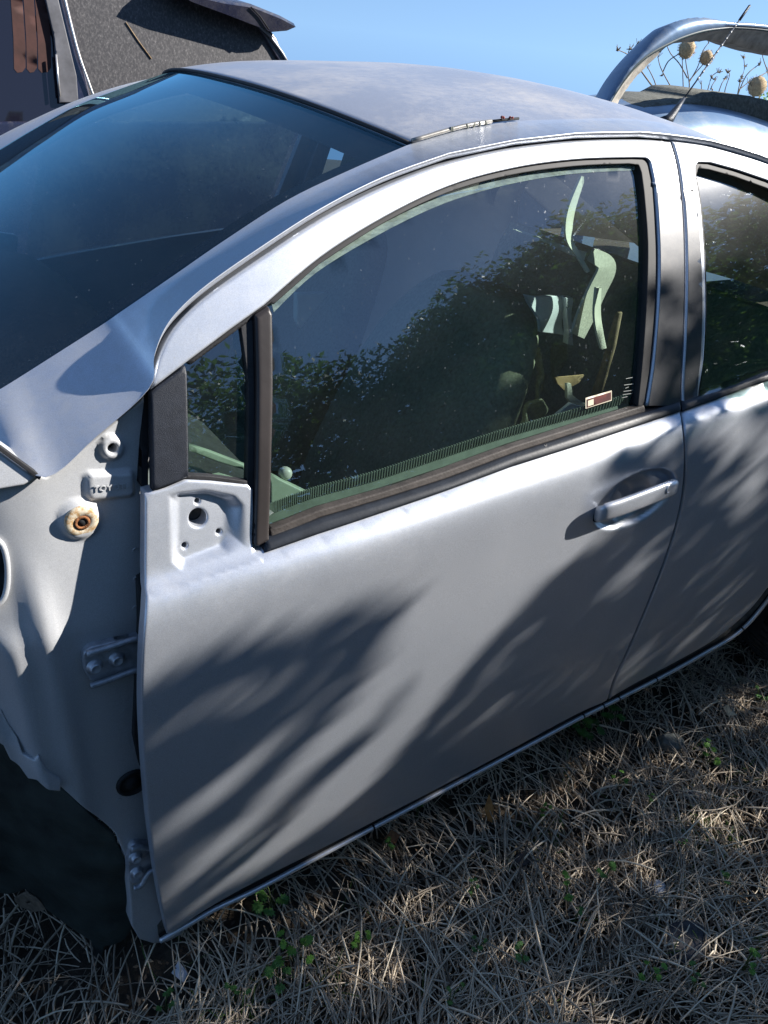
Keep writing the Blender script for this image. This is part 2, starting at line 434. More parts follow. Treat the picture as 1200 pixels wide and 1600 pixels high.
# mirror mount recess
h1 = pxpoly([(258, 850), (378, 790), (285, 890), (262, 775), (372, 773), (388, 855)], Yb)
RC_OUT = np.array(pxpoly([(262, 772), (318, 764), (368, 772), (384, 788), (387, 856), (335, 876), (284, 894), (266, 880)], Yb))
RC_IN = np.array(pxpoly([(284, 778), (330, 778), (352, 787), (357, 800), (349, 858), (290, 876), (283, 868)], Yb))
rc_c = RC_OUT.mean(0)
def recess(x, z):
    P = np.array([[x, z]])
    if abs(x-rc_c[0]) > .12 or abs(z-rc_c[1]) > .12: return 0.
    if not inpoly(P, RC_OUT)[0]: return 0.
    do = dist(P, RC_OUT)[0]; inn = inpoly(P, RC_IN)[0]; di = 0 if inn else dist(P, RC_IN)[0]
    k = do/(do+di+1e-9); k = k*k*(3-2*k)
    lx = (x-RC_OUT[:, 0].min())/(np.ptp(RC_OUT[:, 0]))
    return k*(.006+.010*lx)
# handle pocket
hA = hit(927, 806, Yb); hB = hit(1058, 757, Yb); hT = hit(1000, 735, Yb); hBt = hit(975, 830, Yb)
HC = (hA+hB)/2; HL = np.linalg.norm((hB-hA)[[0, 2]])/2; HANG = math.atan2(hB[2]-hA[2], hB[0]-hA[0]); HH = np.linalg.norm((hT-hBt)[[0, 2]])/2*.92
def pocket(x, z):
    dx, dz = x-HC[0], z-HC[2]; a = dx*math.cos(HANG)+dz*math.sin(HANG); b = -dx*math.sin(HANG)+dz*math.cos(HANG)
    r = math.hypot(a/HL, b/HH)
    if r > 1.02: return 0.
    y = .010*sst(1.0, .86, r)
    r2 = math.hypot((a+.008)/(HL*.52), b/(HH*.92)); y += .020*sst(1., .35, r2)
    return y
def Ydoor(x, z): return Yb(x, z)+recess(x, z)+pocket(x, z)
ECAR = empty('silver_car', (1.2, .85, 0), 'silver five-door hatchback with its front wing and door mirror removed, filling the photo', 'car')
def px2(pts): return pxpoly(pts, Yb)
cut = spline([(1048, 220), (1059, 262), (1067, 330), (1070, 420), (1068, 520), (1064, 600), (1065, 640), (1070, 690), (1070, 745), (1062, 800), (1043, 865), (1010, 950), (980, 1020), (961, 1060), (951, 1094)], 5)
ai = 11*5-25   # index splitting upper / lower
cut_up = [p for p in cut if p[1] <= 640]; cut_lo = [p for p in cut if p[1] >= 640]
def shrink(pts, dx): return [(p[0]+dx, p[1]) for p in pts]
# front door skin with mirror patch
front_edge = spline([(261, 1460), (246, 1385), (232, 1280), (224, 1180), (221, 1100), (223, 1020), (227, 965), (229, 932)], 4)
bottom_f = [(x, y+5) for x, y in spline([(948, 1091), (900, 1112), (800, 1166), (700, 1219), (600, 1271), (500, 1323), (400, 1373), (320, 1418), (262, 1458)], 4)]
top_f = [(229, 932), (227, 905), (227, 772), (262, 762), (290, 750), (330, 752), (388, 758), (396, 766), (397, 800), (396, 856), (402, 864), (420, 856)]+[(x, y-4) for x, y in cz_px[3:9]]
door_px = top_f+shrink(cut_lo, -1.5)[:]+bottom_f[1:-1]+front_edge[:-1]
def circ(px, py, r, F=Yb, n=20, sq=1.): return pxpoly([(px+r*math.cos(a), py+r*sq*math.sin(a)) for a in np.linspace(0, 2*math.pi, n, endpoint=False)], F)
holes = [circ(314, 815, 14.5), circ(313, 789, 4.2, n=10), circ(347.5, 838, 4.2, n=10), circ(292, 857.5, 4.5, n=10)]
DOOR = panel('front_door', px2(door_px), Ydoor, SILVER, ECAR, holes=holes, er=.003, flange=.018, step=.009,
    extra=[((RC_OUT[:, 0].min()-.01, RC_OUT[:, 1].min()-.01), (RC_OUT[:, 0].max()+.01, RC_OUT[:, 1].max()+.01), .0025),
           ((HC[0]-HL-.01, HC[2]-HH-.012), (HC[0]+HL+.01, HC[2]+HH+.012), .004)])
DOOR['label'] = 'front door, bare mirror mounting holes, dappled with shade'
# cavity behind the mirror holes and behind the whole skin
pan = [(228, 930), (232, 770), (396, 770), (396, 856)]
panel('mirror_mount_cavity', px2([(236, 905), (236, 776), (392, 768), (392, 860)]), lambda x, z: Yb(x, z)+.045, DARKIN, DOOR, er=0, flange=0, step=.02)
mc = hit(314, 815, Yb)
lathe('wiring_socket', mc+np.array([0, .044, 0]), [(.016, 0), (.016, .012), (.012, .014), (.010, .008)], (0, -1, .2), BLACKTRIM, DOOR, 20)
# window frame of the front door
Acut = spline([(236, 598), (243, 562), (262, 520), (290, 486), (330, 452), (400, 403), (500, 338), (600, 287), (700, 250), (800, 228), (900, 217), (1000, 215), (1046, 219)], 6)
open_px = [(236, 609), (292, 566), (360, 515)]+spline([(412, 478), (500, 403), (600, 340), (700, 292), (800, 264), (900, 250), (992, 247)], 5)+roundpoly([(992, 247), (1014, 247), (1023, 290)], 10, 4)[6:14]+spline([(1023, 290), (1029, 380), (1028, 470), (1021, 560), (1010, 634)], 4)
frame_px = [(x+2.5, y+3.5) for x, y in Acut]+shrink(cut_up[1:], -1.5)+[(1063, 634), (1010, 634)]+open_px[::-1][1:]
FRAME = panel('window_frame', px2(frame_px), Yb, SILVER, DOOR, off=-.002, er=.0035, flange=.022, step=.010)
# weatherstrip between frame and glass
def band(inner, outer): return list(outer)+list(inner)[::-1]
ws_out = open_px[1:]
ws_in = [(301, 571), (372, 518), (394, 502), (424, 476), (430, 477)]+spline([(500, 415), (600, 351), (700, 303), (800, 275), (900, 261), (985, 257)], 5)+[(1000, 259), (1004, 270)]+spline([(1008, 300), (1014, 380), (1012, 470), (1006, 560), (998, 640)], 4)
wso = px2(ws_out); wsi = px2(ws_in)
panel('weatherstrip', wso+wsi[::-1], Yb, WSM, FRAME, off=.003, er=.002, flange=.02, step=.01, bstep=.006)
# sail triangle (black plastic)
panel('sail_cover', px2(roundpoly([(235, 612), (291, 570), (294, 745), (262, 757), (238, 766)], 3)), Yb, BLACKTRIM, FRAME, off=-.003, er=.0025, flange=.012, step=.012)
panel('rubber_seal', px2([(238, 764), (262, 755), (293, 743), (330, 745), (388, 753), (388, 759), (330, 752), (290, 750), (262, 762), (240, 771)]), Yb, RUBBER, FRAME, off=.002, er=.001, flange=.008, step=.01)
# quarter glass + its dark channel + divider
panel('quarter_channel', px2([(378, 512), (397, 497), (399, 770), (388, 768), (390, 600)]), Yb, RUBBER, FRAME, off=.004, er=.001, flange=.012, step=.01)
panel('quarter_glass', px2([(291, 572), (392, 500), (392, 757), (330, 748), (294, 744)]), Yb, GLASS, FRAME, off=.012, er=0, flange=0, step=.03)
panel('divider_strip', px2(roundpoly([(397, 492), (418, 478), (424, 490), (425, 600), (423, 700), (419, 842), (402, 852), (396, 850), (399, 700), (400, 600)], 2)), Yb, DIVM, FRAME, off=-.006, er=.0045, flange=.02, step=.006)
# main glass
GL = panel('window_glass', px2([(424, 476), (500, 410), (600, 346), (700, 298), (800, 270), (900, 256), (992, 252), (1008, 262), (1016, 380), (1014, 470), (1008, 560), (1000, 650), (800, 722), (600, 800), (424, 850), (424, 600)]), Yb, GLASS, FRAME, off=.014, er=0, flange=0, step=.03)
DB = MT('dusty_glass_edge'); _t = DB.n('ShaderNodeBsdfTransparent'); _d = DB.n('ShaderNodeBsdfDiffuse'); _d.inputs[0].default_value = (.40, .52, .46, 1); _m = DB.n('ShaderNodeMixShader')
DB.l(DB.ramp(DB.noise(30, 6, .8, stretch=(1, 1, 3)), [(.3, .12), (.7, .55)]), _m.inputs[0]); DB.l(_t.outputs[0], _m.inputs[1]); DB.l(_d.outputs[0], _m.inputs[2]); DB = DB.done(_m.outputs[0])
eo = [(430, 476)]+spline([(500, 413), (600, 349), (700, 301), (800, 273), (900, 259), (1002, 256)], 5); ei = spline([(1000, 268), (900, 274), (800, 291), (700, 321), (600, 369), (500, 430), (434, 492)], 5)
panel('dusty_edge', px2(eo+ei), Yb, DB, GL, off=.0125, er=0, flange=0, step=.02)
# belt seals
beltB = cz_px[2:9]
lo_b = [(412, 862)]+[(x, y-1) for x, y in beltB[1:]]
hi_b = [(1060, 627), (930, 668), (800, 710), (700, 748), (600, 780), (500, 810), (414, 842)]
panel('belt_moulding', px2(roundpoly(lo_b[:1], 1) if 0 else lo_b+hi_b), Yb, BELT, DOOR, off=-.008, er=.006, flange=.016, step=.006)
hi_l = [(1008, 634), (930, 658), (800, 699), (700, 736), (600, 769), (500, 798), (424, 828)]
panel('sealing_lip', px2([(424, 842)]+hi_b[::-1][1:-1]+[(1010, 644)]+hi_l), Yb, LIPM, DOOR, off=.001, er=.002, flange=.012, step=.006)
# etched corner mark and sticker on the glass
STK = MT('red_brown_sticker')
_c1 = STK.mix(STK.ramp(STK.noise(90, 3), [(.4, 0.), (.6, 1.)]), (.13, .035, .03), (.07, .025, .025)); STK.bsdf(_c1, .4); STK = STK.done()
CREAM = simple('cream_print', (.62, .55, .42), .5, var=.1)
st = [(923, 626), (964, 614), (964, 630), (923, 643)]
panel('sticker_border', px2(st), Yb, CREAM, GL, off=.0125, er=0, flange=0, step=.02)
panel('sticker', px2([(925, 628), (962.5, 616.5), (962.5, 628.5), (925, 641)]), Yb, STK, GL, off=.0118, er=0, flange=0, step=.02)
panel('sticker_mark', px2([(926, 630), (935, 627), (935, 636), (926, 639)]), Yb, CREAM, GL, off=.0114, er=0, flange=0, step=.02)
parts = []
for k, (x0, x1, y0) in enumerate([(986, 996, 596), (983, 998, 606), (985, 990, 611), (982, 997, 616), (981, 996, 621), (980, 988, 626)]):
    a = hit(x0, y0, Yb); b = hit(x1, y0-2, Yb); o = np.array([0, .012, 0]); w_ = np.array([0, 0, .0012])
    parts.append(([a+o, b+o, b+o+w_, a+o+w_], [(0, 1, 2, 3)]))
mk('glass_etching', *merge(parts), simple('etched_white', (.42, .44, .42), .6), GL)
# ---- door handle
def hp(px, py, o): return hit(px, py, lambda x, z: Yb(x, z)-o)
hpath = [hp(935, 804, -.012), hp(936, 803, .010), hp(944, 800.5, .020), hp(965, 794, .0245), hp(990, 785, .026), hp(1015, 775.5, .0255), hp(1035, 767.5, .0235), hp(1046, 763.5, .021), hp(1052, 761, .013), hp(1053, 761, -.012)]
hs = spline(hpath, 4); nH = len(hs); V = []; Fc = []
for i, p in enumerate(hs):
    t = hs[min(i+1, nH-1)]-hs[max(i-1, 0)]; t /= np.linalg.norm(t)
    zz = np.array([-math.sin(HANG), 0, math.cos(HANG)]); b = np.cross(t, zz); b /= np.linalg.norm(b)
    f = i/(nH-1); hw = .0175*(.90+.10*math.sin(math.pi*f)); th = .0075
    for j in range(16):
        a = 2*math.pi*j/16; ca, sa = math.cos(a), math.sin(a)
        V.append(p+zz*hw*np.sign(ca)*abs(ca)**.6+b*th*np.sign(sa)*abs(sa)**.75)
for i in range(nH-1):
    for j in range(16):
        a_ = i*16+j; b_ = i*16+(j+1) % 16; Fc.append((a_, b_, b_+16, a_+16))
Fc.append(tuple(range(16))[::-1]); Fc.append(tuple(range((nH-1)*16, nH*16)))
mk('door_handle', V, Fc, SILVER, DOOR)
kp = hp(1045, 764, .0300)
lathe('lock_ring', kp, [(.0085, -.006), (.0085, .0), (.007, .001), (.006, -.002)], (.35, -1, .1), SILVER, DOOR, 20)
lathe('keyhole', kp+np.array([.0, -.0, 0]), [(.0062, -.002), (.0062, -.0006), (.003, -.0012)], (.35, -1, .1), GAP, DOOR, 16)
lathe('handle_seal', hp(934, 805, .0)+np.array([0, 0, 0]), [(.013, -.004), (.013, .003), (.010, .004)], (-.4, -1, 0), RUBBER, DOOR, 18)
# dark gap behind the shut lines
Yg = lambda x, z: Yb(x, z)+.016
gapp = px2([(1038, 224), (1060, 225), (1076, 330), (1080, 420), (1078, 520), (1074, 600), (1076, 640), (1082, 700), (1082, 745), (1074, 800), (1055, 865), (1022, 950), (992, 1020), (973, 1060), (962, 1090), (938, 1100), (949, 1060), (968, 1015), (998, 948), (1031, 862), (1050, 798), (1058, 745), (1058, 690), (1052, 640), (1054, 600), (1056, 520), (1058, 420), (1054, 330), (1047, 262)])
panel('shut_line_seal', gapp, Yg, GAP, ECAR, er=0, flange=0, step=.02)
gA = [(x-2, y+2) for x, y in Acut]; gap2 = [(x+7, y+9) for x, y in Acut]; gap3 = [(x-2.5, y-2.5) for x, y in Acut]
panel('door_frame_seal', px2(gap3+gap2[::-1]), lambda x, z: Yb(x, z)+.013, GAP, ECAR, er=0, flange=0, step=.02, bstep=.012)
panel('door_edge_seal', px2([(242, 600), (234, 622), (230, 700), (229, 772), (240, 780), (240, 700)]), lambda x, z: Yb(x, z)+.022, GAP, ECAR, er=0, flange=.06, step=.02)
# ---- rear door
def hx(px, py, F=Yb): p = hit(px, py, F); return (p[0], p[2])
A2 = [(1051, 220.5), (1100, 227), (1150, 240), (1200, 256), (1260, 283), (1330, 322)]
A2w = [hx(*p) for p in spline(A2, 4)]
rear_tail = [(A2w[-1][0]+.10, A2w[-1][1]-.09), (1.98, 1.16), (1.97, 1.05)]
belt_r = [hx(*p) for p in [(1066, 641), (1130, 619), (1200, 594)]]+[(1.6, zb(1.6)), (1.97, zb(1.97))]
arch_w = [(1.97, .62), (1.88, .60), (1.80, .55), (1.72, .47)]
arch_px = [hx(*p) for p in spline([(1200, 917), (1180, 943), (1155, 968), (1120, 996), (1080, 1020), (1030, 1047), (990, 1068), (956, 1088)], 4)]
arch_px = [(x, z-.005) for x, z in arch_px]
rd = belt_r+[(1.98, .9), (1.98, .75)]+arch_w+arch_px+[hx(p[0]+2, p[1]) for p in cut_lo[::-1]]
REAR = panel('rear_door', rd, Yb, SILVER, ECAR, er=.003, flange=.018, step=.010)
ro_px = roundpoly([(1084, 254), (1110, 254), (1090, 300)], 6, 3)
ropen = [hx(*p) for p in [(1092, 628), (1099, 560), (1102, 480), (1100, 400), (1094, 320), (1086, 272), (1086, 260), (1091, 254), (1110, 255), (1150, 266), (1200, 283), (1260, 312)]]+[(1.72, 1.19), (1.80, 1.12), (1.85, 1.03)]
rf = [hx(*p) for p in shrink(cut_up[::-1], 2)]+A2w+rear_tail+[belt_r[-1], (1.85, zb(1.85)+.005)]+ropen[::-1]+[hx(1066, 634)]
RFRAME = panel('window_frame', rf, Yb, SILVER, REAR, off=-.002, er=.0035, flange=.022, step=.012)
rin = [hx(*p) for p in [(1097, 622), (1104, 560), (1107, 480), (1105, 400), (1099, 320), (1091, 274), (1094, 264), (1110, 266), (1150, 277), (1200, 295), (1260, 325)]]+[(1.70, 1.18), (1.78, 1.11), (1.83, 1.04)]
panel('weatherstrip', ropen+rin[::-1], Yb, WSM, RFRAME, off=.003, er=.002, flange=.02, step=.012, bstep=.008)
# this pane leans in a touch more than the frame round it
gp = hit(1125, 292, Yb); e_ = 1e-3; vv = ray(1125, 292); hn = SUN-vv; hn /= np.linalg.norm(hn)
ngx = (Yb(gp[0]+e_, gp[2])-Yb(gp[0]-e_, gp[2]))/2/e_; ngz = (Yb(gp[0], gp[2]+e_)-Yb(gp[0], gp[2]-e_))/2/e_
tgx, tgz = -hn[0]/hn[1]-ngx, -hn[2]/hn[1]-ngz
print('PANE TILT', tgx, tgz)
Yrg = lambda x, z: Yb(x, z)+max(-.12, min(.12, tgx))*(x-gp[0])*.5+max(-.06, min(.06, tgz))*(z-1.25)
panel('window_glass', [hx(1092, 628)]+ropen[1:], Yrg, GLASS, RFRAME, off=.012, er=0, flange=0, step=.03)
panel('belt_moulding', [hx(1064, 642), hx(1130, 618), hx(1200, 593), (1.6, zb(1.6)+.002), (1.95, zb(1.95)+.002), (1.95, zb(1.95)+.018), (1.6, zb(1.6)+.018), hx(1200, 580), hx(1130, 604), hx(1064, 627)], Yb, BELT, REAR, off=-.008, er=.005, flange=.016, step=.008)
# rear quarter (beyond the frame, the car goes on)
WX, WZ, WRad = 2.06, .27, .345
arcq = [(WX+WRad*math.cos(a), WZ+WRad*math.sin(a)) for a in np.linspace(R(103), R(-8), 14)]
panel('rear_quarter_panel', [(1.985, 1.04), (1.99, 1.15), (2.12, 1.22), (2.35, 1.10), (2.55, .98), (2.68, .80), (2.70, .45), (2.6, .24), (2.42, .22)]+arcq[::-1]+[(1.985, .75)], lambda x, z: Yb(x, z)+.25*max(0, x-2.2)**2, SILVER, ECAR, er=.003, flange=.02, step=.03)
# black film on the pillar between the doors
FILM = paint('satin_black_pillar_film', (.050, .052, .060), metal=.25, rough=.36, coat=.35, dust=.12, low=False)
cu = [p for p in cut_up if p[1] > 300]
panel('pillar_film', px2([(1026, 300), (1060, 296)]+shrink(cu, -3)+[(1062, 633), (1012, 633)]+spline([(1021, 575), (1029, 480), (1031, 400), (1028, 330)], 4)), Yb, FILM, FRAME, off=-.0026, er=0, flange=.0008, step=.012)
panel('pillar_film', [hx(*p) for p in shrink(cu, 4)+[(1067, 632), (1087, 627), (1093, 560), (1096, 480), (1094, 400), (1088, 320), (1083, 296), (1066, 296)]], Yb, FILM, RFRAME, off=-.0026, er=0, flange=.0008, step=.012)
# ---- sill (rocker) with the shiny seam
rock_px = spline([(250, 1470), (300, 1441), (340, 1418), (400, 1390), (500, 1337), (600, 1284), (700, 1231), (800, 1178), (900, 1125), (950, 1100), (1000, 1075), (1050, 1049), (1100, 1021), (1140, 998), (1170, 973), (1200, 937), (1225, 900)], 6)
Yr = lambda x, z: Yb(x, z)+.004
rp = [hit(x, y, Yr) for x, y in rock_px]
tube('sill_seam', rp, .0052, paint('worn_sill_silver', (.66, .68, .72), metal=.6, rough=.3, coat=.3, dust=.2, low=False), ECAR, 10)
for k, f in enumerate([.31, .52, .56, .59, .665, .86]):
    q = rp[int(f*(len(rp)-1))]; q2 = rp[int(f*(len(rp)-1))+1]; d = (q2-q); d /= np.linalg.norm(d)
    tube('drain_notch', [q-d*.002, q+d*.002], .0058, GAP, ECAR, 8)
rows = []
for (dy, dz) in [(.006, .012), (.002, -.001), (.012, -.012), (.03, -.028), (.07, -.035), (.18, -.03)]:
    rows.append([p+np.array([0, dy, dz]) for p in rp])
loft('sill', rows, UNDER, ECAR, flip=True)
rows = [[p+np.array([0, dy, dz]) for p in rp] for dy, dz in [(.014, .05), (.010, .02), (.008, .004)]]
loft('sill_upper', rows, simple('grimy_sill_paint', (.10, .095, .085), .55, .1, var=.5, scale=60, bump=.2), ECAR, flip=True)
# ---- the inner panel laid bare where the wing is missing
def Yc(x, z):
    y = .098+.02*max(0, .5-x)**2
    y += .05*sst(-.07, -.28, x)                       # falls back toward the engine bay
    y += -.012*math.exp(-((x+.095-.05*(.7-z))/.018)**2)*sst(.95, .80, z)      # vertical swage
    y += .012*sst(.86, .78, z)*sst(-.13, -.16, x)
    k1 = sst(.84, .78, z); y -= .016*max(0, 1-abs(x-(-.150+.10*(.78-z)))/.030)*k1      # knocked-in folds of the bent sheet
    y += .010*max(0, 1-abs(x-(-.205+.05*(.8-z)))/.022)*k1+.004*math.sin(38*x+21*z)*sst(-.10, -.17, x)
    u = z-.80; y += .21*max(0, u)
    return y
TPc = None
tp_in = np.array(pxpoly([(140, 741), (203, 738), (205, 770), (142, 776)], Yc)); tp_out = np.array(pxpoly([(127, 742), (137, 735), (205, 732), (211, 740), (210, 770), (203, 777), (140, 783), (128, 772)], Yc))
bo1 = hit(174, 698, Yc); bo2 = hit(125, 811, Yc)
def Ycowl(x, z):
    y = Yc(x, z); P = np.array([[x, z]])
    if abs(x-tp_out[:, 0].mean()) < .07 and abs(z-tp_out[:, 1].mean()) < .05 and inpoly(P, tp_out)[0]:
        do = dist(P, tp_out)[0]; di = 0 if inpoly(P, tp_in)[0] else dist(P, tp_in)[0]; k = do/(do+di+1e-9); y -= .007*k*k*(3-2*k)
    for b, r, h in ((bo1, .018, .007), (bo2, .030, .007)):
        d = math.hypot(x-b[0], z-b[2]); y -= h*sst(r, r*.66, d)
    return y
cowl_px = [(-260, 1010), (-200, 760), (-68, 652), (0, 700), (60, 741), (72, 747), (150, 684), (226, 621), (245, 640), (245, 930), (240, 1050), (240, 1200), (252, 1330), (285, 1460), (262, 1472), (240, 1475), (218, 1468), (206, 1448), (203, 1400), (198, 1345), (180, 1302), (155, 1280), (130, 1262), (85, 1222), (50, 1192), (36, 1180), (22, 1150), (0, 1120), (-40, 1050), (-120, 1010)]
COWL = panel('inner_wing_panel', pxpoly(cowl_px, Yc), Ycowl, SILVER_IN, ECAR, er=.003, flange=.03, step=.010,
    holes=[[(bo1[0]+.0062*math.cos(a), bo1[2]+.0062*math.sin(a)) for a in np.linspace(0, 6.283, 14, endpoint=False)]],
    extra=[((tp_out[:, 0].min()-.005, tp_out[:, 1].min()-.005), (tp_out[:, 0].max()+.005, tp_out[:, 1].max()+.005), .003),
           ((bo2[0]-.035, bo2[2]-.035), (bo2[0]+.035, bo2[2]+.035), .004), ((bo1[0]-.02, bo1[2]-.02), (bo1[0]+.02, bo1[2]+.02), .003)])
COWL['label'] = 'bare inner panel behind the missing wing, with stamped maker name'
lathe('hole_back', bo1+np.array([0, .014, 0]), [(.014, 0), (.014, .002)], (0, -1, 0), GAP, COWL, 14)
lathe('mounting_boss', bo2+np.array([0, -.006, 0]), [(.0215, -.002), (.0215, .003), (.0195, .0045), (.009, .0045), (.0082, .002), (.0078, -.004)], (0, -1, .0), BOSSM, COWL, 28)
lathe('rusty_hole', bo2+np.array([0, -.006, 0]), [(.0105, .0047), (.0105, .0052), (.0062, .0052), (.006, .001)], (0, -1, 0), RUSTM, COWL, 20)
lathe('hole_dark', bo2+np.array([0, -.006, 0]), [(.006, .004), (.006, .0042)], (0, -1, 0), GAP, COWL, 16)
# small piece left of the seam (bonnet hinge cover edge)
panel('wing_bracket', pxpoly([(-70, 664), (0, 709), (58, 751), (40, 762), (0, 769), (-80, 775)], Yb), lambda x, z: Yb(x, z)+.006, SILVER_IN, ECAR, er=.003, flange=.02, step=.012)
panel('bracket_seal', pxpoly([(-66, 650), (0, 697), (66, 745), (62, 751), (0, 706), (-70, 660)], Yb), lambda x, z: Yb(x, z)+.001, RUBBER, ECAR, er=.001, flange=.006, step=.008)
# oval opening on the far left
panel('strut_opening', pxpoly([(-60, 860), (-20, 835), (2, 850), (9, 890), (4, 930), (-20, 950), (-60, 940)], Yc), lambda x, z: Yc(x, z)-.002, GAP, COWL, er=0, flange=0, step=.02)
rim = [hit(x, y, Yc)+np.array([0, -.004, 0]) for x, y in spline([(-20, 834), (3, 850), (11, 890), (5, 932), (-20, 952)], 5)]
tube('opening_lip', rim, .004, SILVER_IN, COWL, 8)
# stamped name
tcu = bpy.data.curves.new('txt', 'FONT'); tcu.body = 'TOYOTA'; tcu.extrude = .05; tcu.offset = .014; tcu.bevel_depth = .012; tcu.align_x = 'CENTER'; tcu.align_y = 'CENTER'; tcu.space_character = 1.12
tob = bpy.data.objects.new('txt', tcu); COL.objects.link(tob)
bpy.context.view_layer.update()
tme = bpy.data.meshes.new_from_object(tob.evaluated_get(bpy.context.evaluated_depsgraph_get())); bpy.data.objects.remove(tob)
a = hit(144, 760, Yc); b = hit(201, 755, Yc); cc = (a+b)/2; cc[1] = Yc(cc[0], cc[2])-.0072
xs = np.array([v.co.x for v in tme.vertices]); sc_ = np.linalg.norm((b-a)[[0, 2]])/np.ptp(xs); an = math.atan2(b[2]-a[2], b[0]-a[0])
for v in tme.vertices:
    x, z, y = v.co.x*sc_, v.co.y*sc_*.98, -v.co.z*sc_
    X = cc[0]+x*math.cos(an)-z*math.sin(an); Z = cc[2]+x*math.sin(an)+z*math.cos(an)
    v.co = (X, Yc(X, Z)-.0088+y*.9, Z)
tme.name = 'stamped_name'; link('stamped_name', tme, SILVER_IN, COWL)
# hinges
def hinge(name, poly, bolts, flg):
    H = panel(name, pxpoly(roundpoly(poly, 6), Yc), lambda x, z: Yc(x, z), STEEL, ECAR, off=-.012, er=.003, flange=.012, step=.006)
    for f in flg:
        tube('hinge_flange', [hit(x, y, Yc)+np.array([0, -.018, 0]) for x, y in spline(f, 4)], .0048, STEEL, H, 8)
    for bx, by in bolts:
        p = hit(bx, by, Yc)+np.array([0, -.012, 0])
        B = lathe('bolt', p, [(.0115, -.001), (.0115, .0015), (.0085, .002), (.0083, .007), (.0068, .009), (.006, .0092), (.005, .0075)], (0.05, -1, .05), BOLTM, H, 6 if 0 else 18)
    return H
hinge('door_hinge', [(126, 1014), (138, 1004), (218, 986), (236, 988), (238, 1040), (214, 1036), (150, 1058), (138, 1058), (128, 1040)], [(144, 1033), (178, 1021)], [[(130, 1010), (170, 998), (213, 985), (232, 990), (240, 1005)], [(136, 1060), (165, 1050), (208, 1035), (222, 1037), (234, 1050)]])
hinge('door_hinge', [(199, 1318), (207, 1310), (236, 1312), (244, 1345), (222, 1360), (212, 1372), (203, 1374), (196, 1350)], [(208, 1330), (210, 1353)], [[(200, 1314), (215, 1311), (236, 1313)], [(204, 1375), (216, 1370), (228, 1350), (242, 1346)]])
gm = hit(207, 1222, Yc)
lathe('rubber_grommet', gm, [(.026, -.002), (.026, .003), (.022, .006), (.019, .003), (.012, .002), (.010, .006)], (0, -1, 0), RUBBER, COWL, 24)
sm = hit(60, 1130, Yc)
# sealant lumps and grime along the lower left lip
panel('torn_flange', pxpoly([(-20, 1100), (2, 1108), (14, 1132), (26, 1150), (34, 1172), (52, 1184), (60, 1180), (72, 1200), (94, 1216), (92, 1230), (70, 1226), (56, 1214), (44, 1216), (30, 1196), (16, 1186), (4, 1160), (-12, 1150), (-30, 1120)], Yc), lambda x, z: Yc(x, z)-.006+.004*math.sin(120*x+70*z), SILVER_IN, COWL, er=.002, flange=.006, step=.006)
for sx, sz in [(212, 860), (213, 905), (212, 950), (196, 1110), (200, 1160), (186, 1250)]:
    lathe('spot_weld', hit(sx, sz, Yc), [(.0042, -.001), (.0042, .0006), (.003, .0002), (.002, -.0002)], (0, -1, 0), SILVER_IN, COWL, 12)
# ---- A pillar / cant rail between door opening and windscreen or roof
def yB(x): return .302-.022*sst(.60, -.10, x)
def ptB(px, py):
    return hit(px, py, lambda x, z: yB(x))
pairs = [((-68, 649), (-68, 648)), ((0, 697), (-20, 620)), ((71, 746), (20, 596)), ((150, 683), (80, 558)), ((233, 608), (160, 507)), ((241, 560), (186, 489)), ((258, 520), (208, 474)), ((286, 486), (240, 452)), ((328, 450), (282, 423)), ((399, 400), (350, 376)), ((499, 335), (450, 312)), ((599, 284), (548, 265)), ((700, 247), (643, 224))]
Apx = spline([p[0] for p in pairs], 5); Bpx = spline([p[1] for p in pairs], 5)
NB = len(Bpx)
def ptA(px, py, low):
    return hit(px, py, (lambda x, z: Yc(x, z)-.004) if low else (lambda x, z: Yb(x, z)-.004))
cols = []
for i, (a, b) in enumerate(zip(Apx, Bpx)):
    lowk = sst(6, 21, i); wA = sst(0, 10, i); pa = hit(*a, lambda x, z: yB(x)*(1-wA)+(Yb(x, z)-.004)*wA)
    cols.append((pa, ptB(*b)))
pB_corner = cols[-1][1]
# roof edge beyond the windscreen corner
roofedge_px = [(745, 197), (850, 186.5)]
RE = []
e1 = on_y(745, 197, .310); e2 = on_y(860, 187, .322)
ex = [pB_corner[0], e1[0], e2[0], 1.10, 1.40, 1.75, 2.10, 2.3]; 
a_end = [hit(x, y, Yb) for x, y in [(800, 225), (900, 214), (1000, 212), (1049, 217), (1100, 224), (1150, 237), (1200, 253), (1260, 280), (1330, 319)]]
ey = [pB_corner[1], .310, .322, .332, .345, .36, .38, .41]
ezv = [pB_corner[2], e1[2], e2[2]]+[None]*5
def az(x):
    X = [p[0] for p in a_end]; Z = [p[2] for p in a_end]
    if x > X[-1]: return Z[-1]-.45*(x-X[-1])-.1*(x-X[-1])**2
    return float(np.interp(x, X, Z))
dz0 = e2[2]-az(e2[0])
for k in range(3, 8): ezv[k] = az(ex[k])+dz0*(1+.2*(k-2))
es = spline(list(zip(ex, ey, ezv)), 5)
print('roof edge', [tuple(np.round(p, 3)) for p in es[::5]], 'dz0', dz0)
for p in es[1:]:
    x = p[0]; f = (x-pB_corner[0])
    xa = x+max(.035, (cols[NB-1][0][0]-pB_corner[0])); zA = az(xa) if xa > a_end[0][0] else None
    if zA is None:
        q0 = cols[NB-1][0]; q1 = a_end[0]; k = (xa-q0[0])/(q1[0]-q0[0]); pa = q0+(q1-q0)*k; pa[1] = Yb(pa[0], pa[2])-.004
    else: pa = np.array([xa, Yb(xa, zA)-.004, zA])
    cols.append((pa, np.array(p)))
rows = []
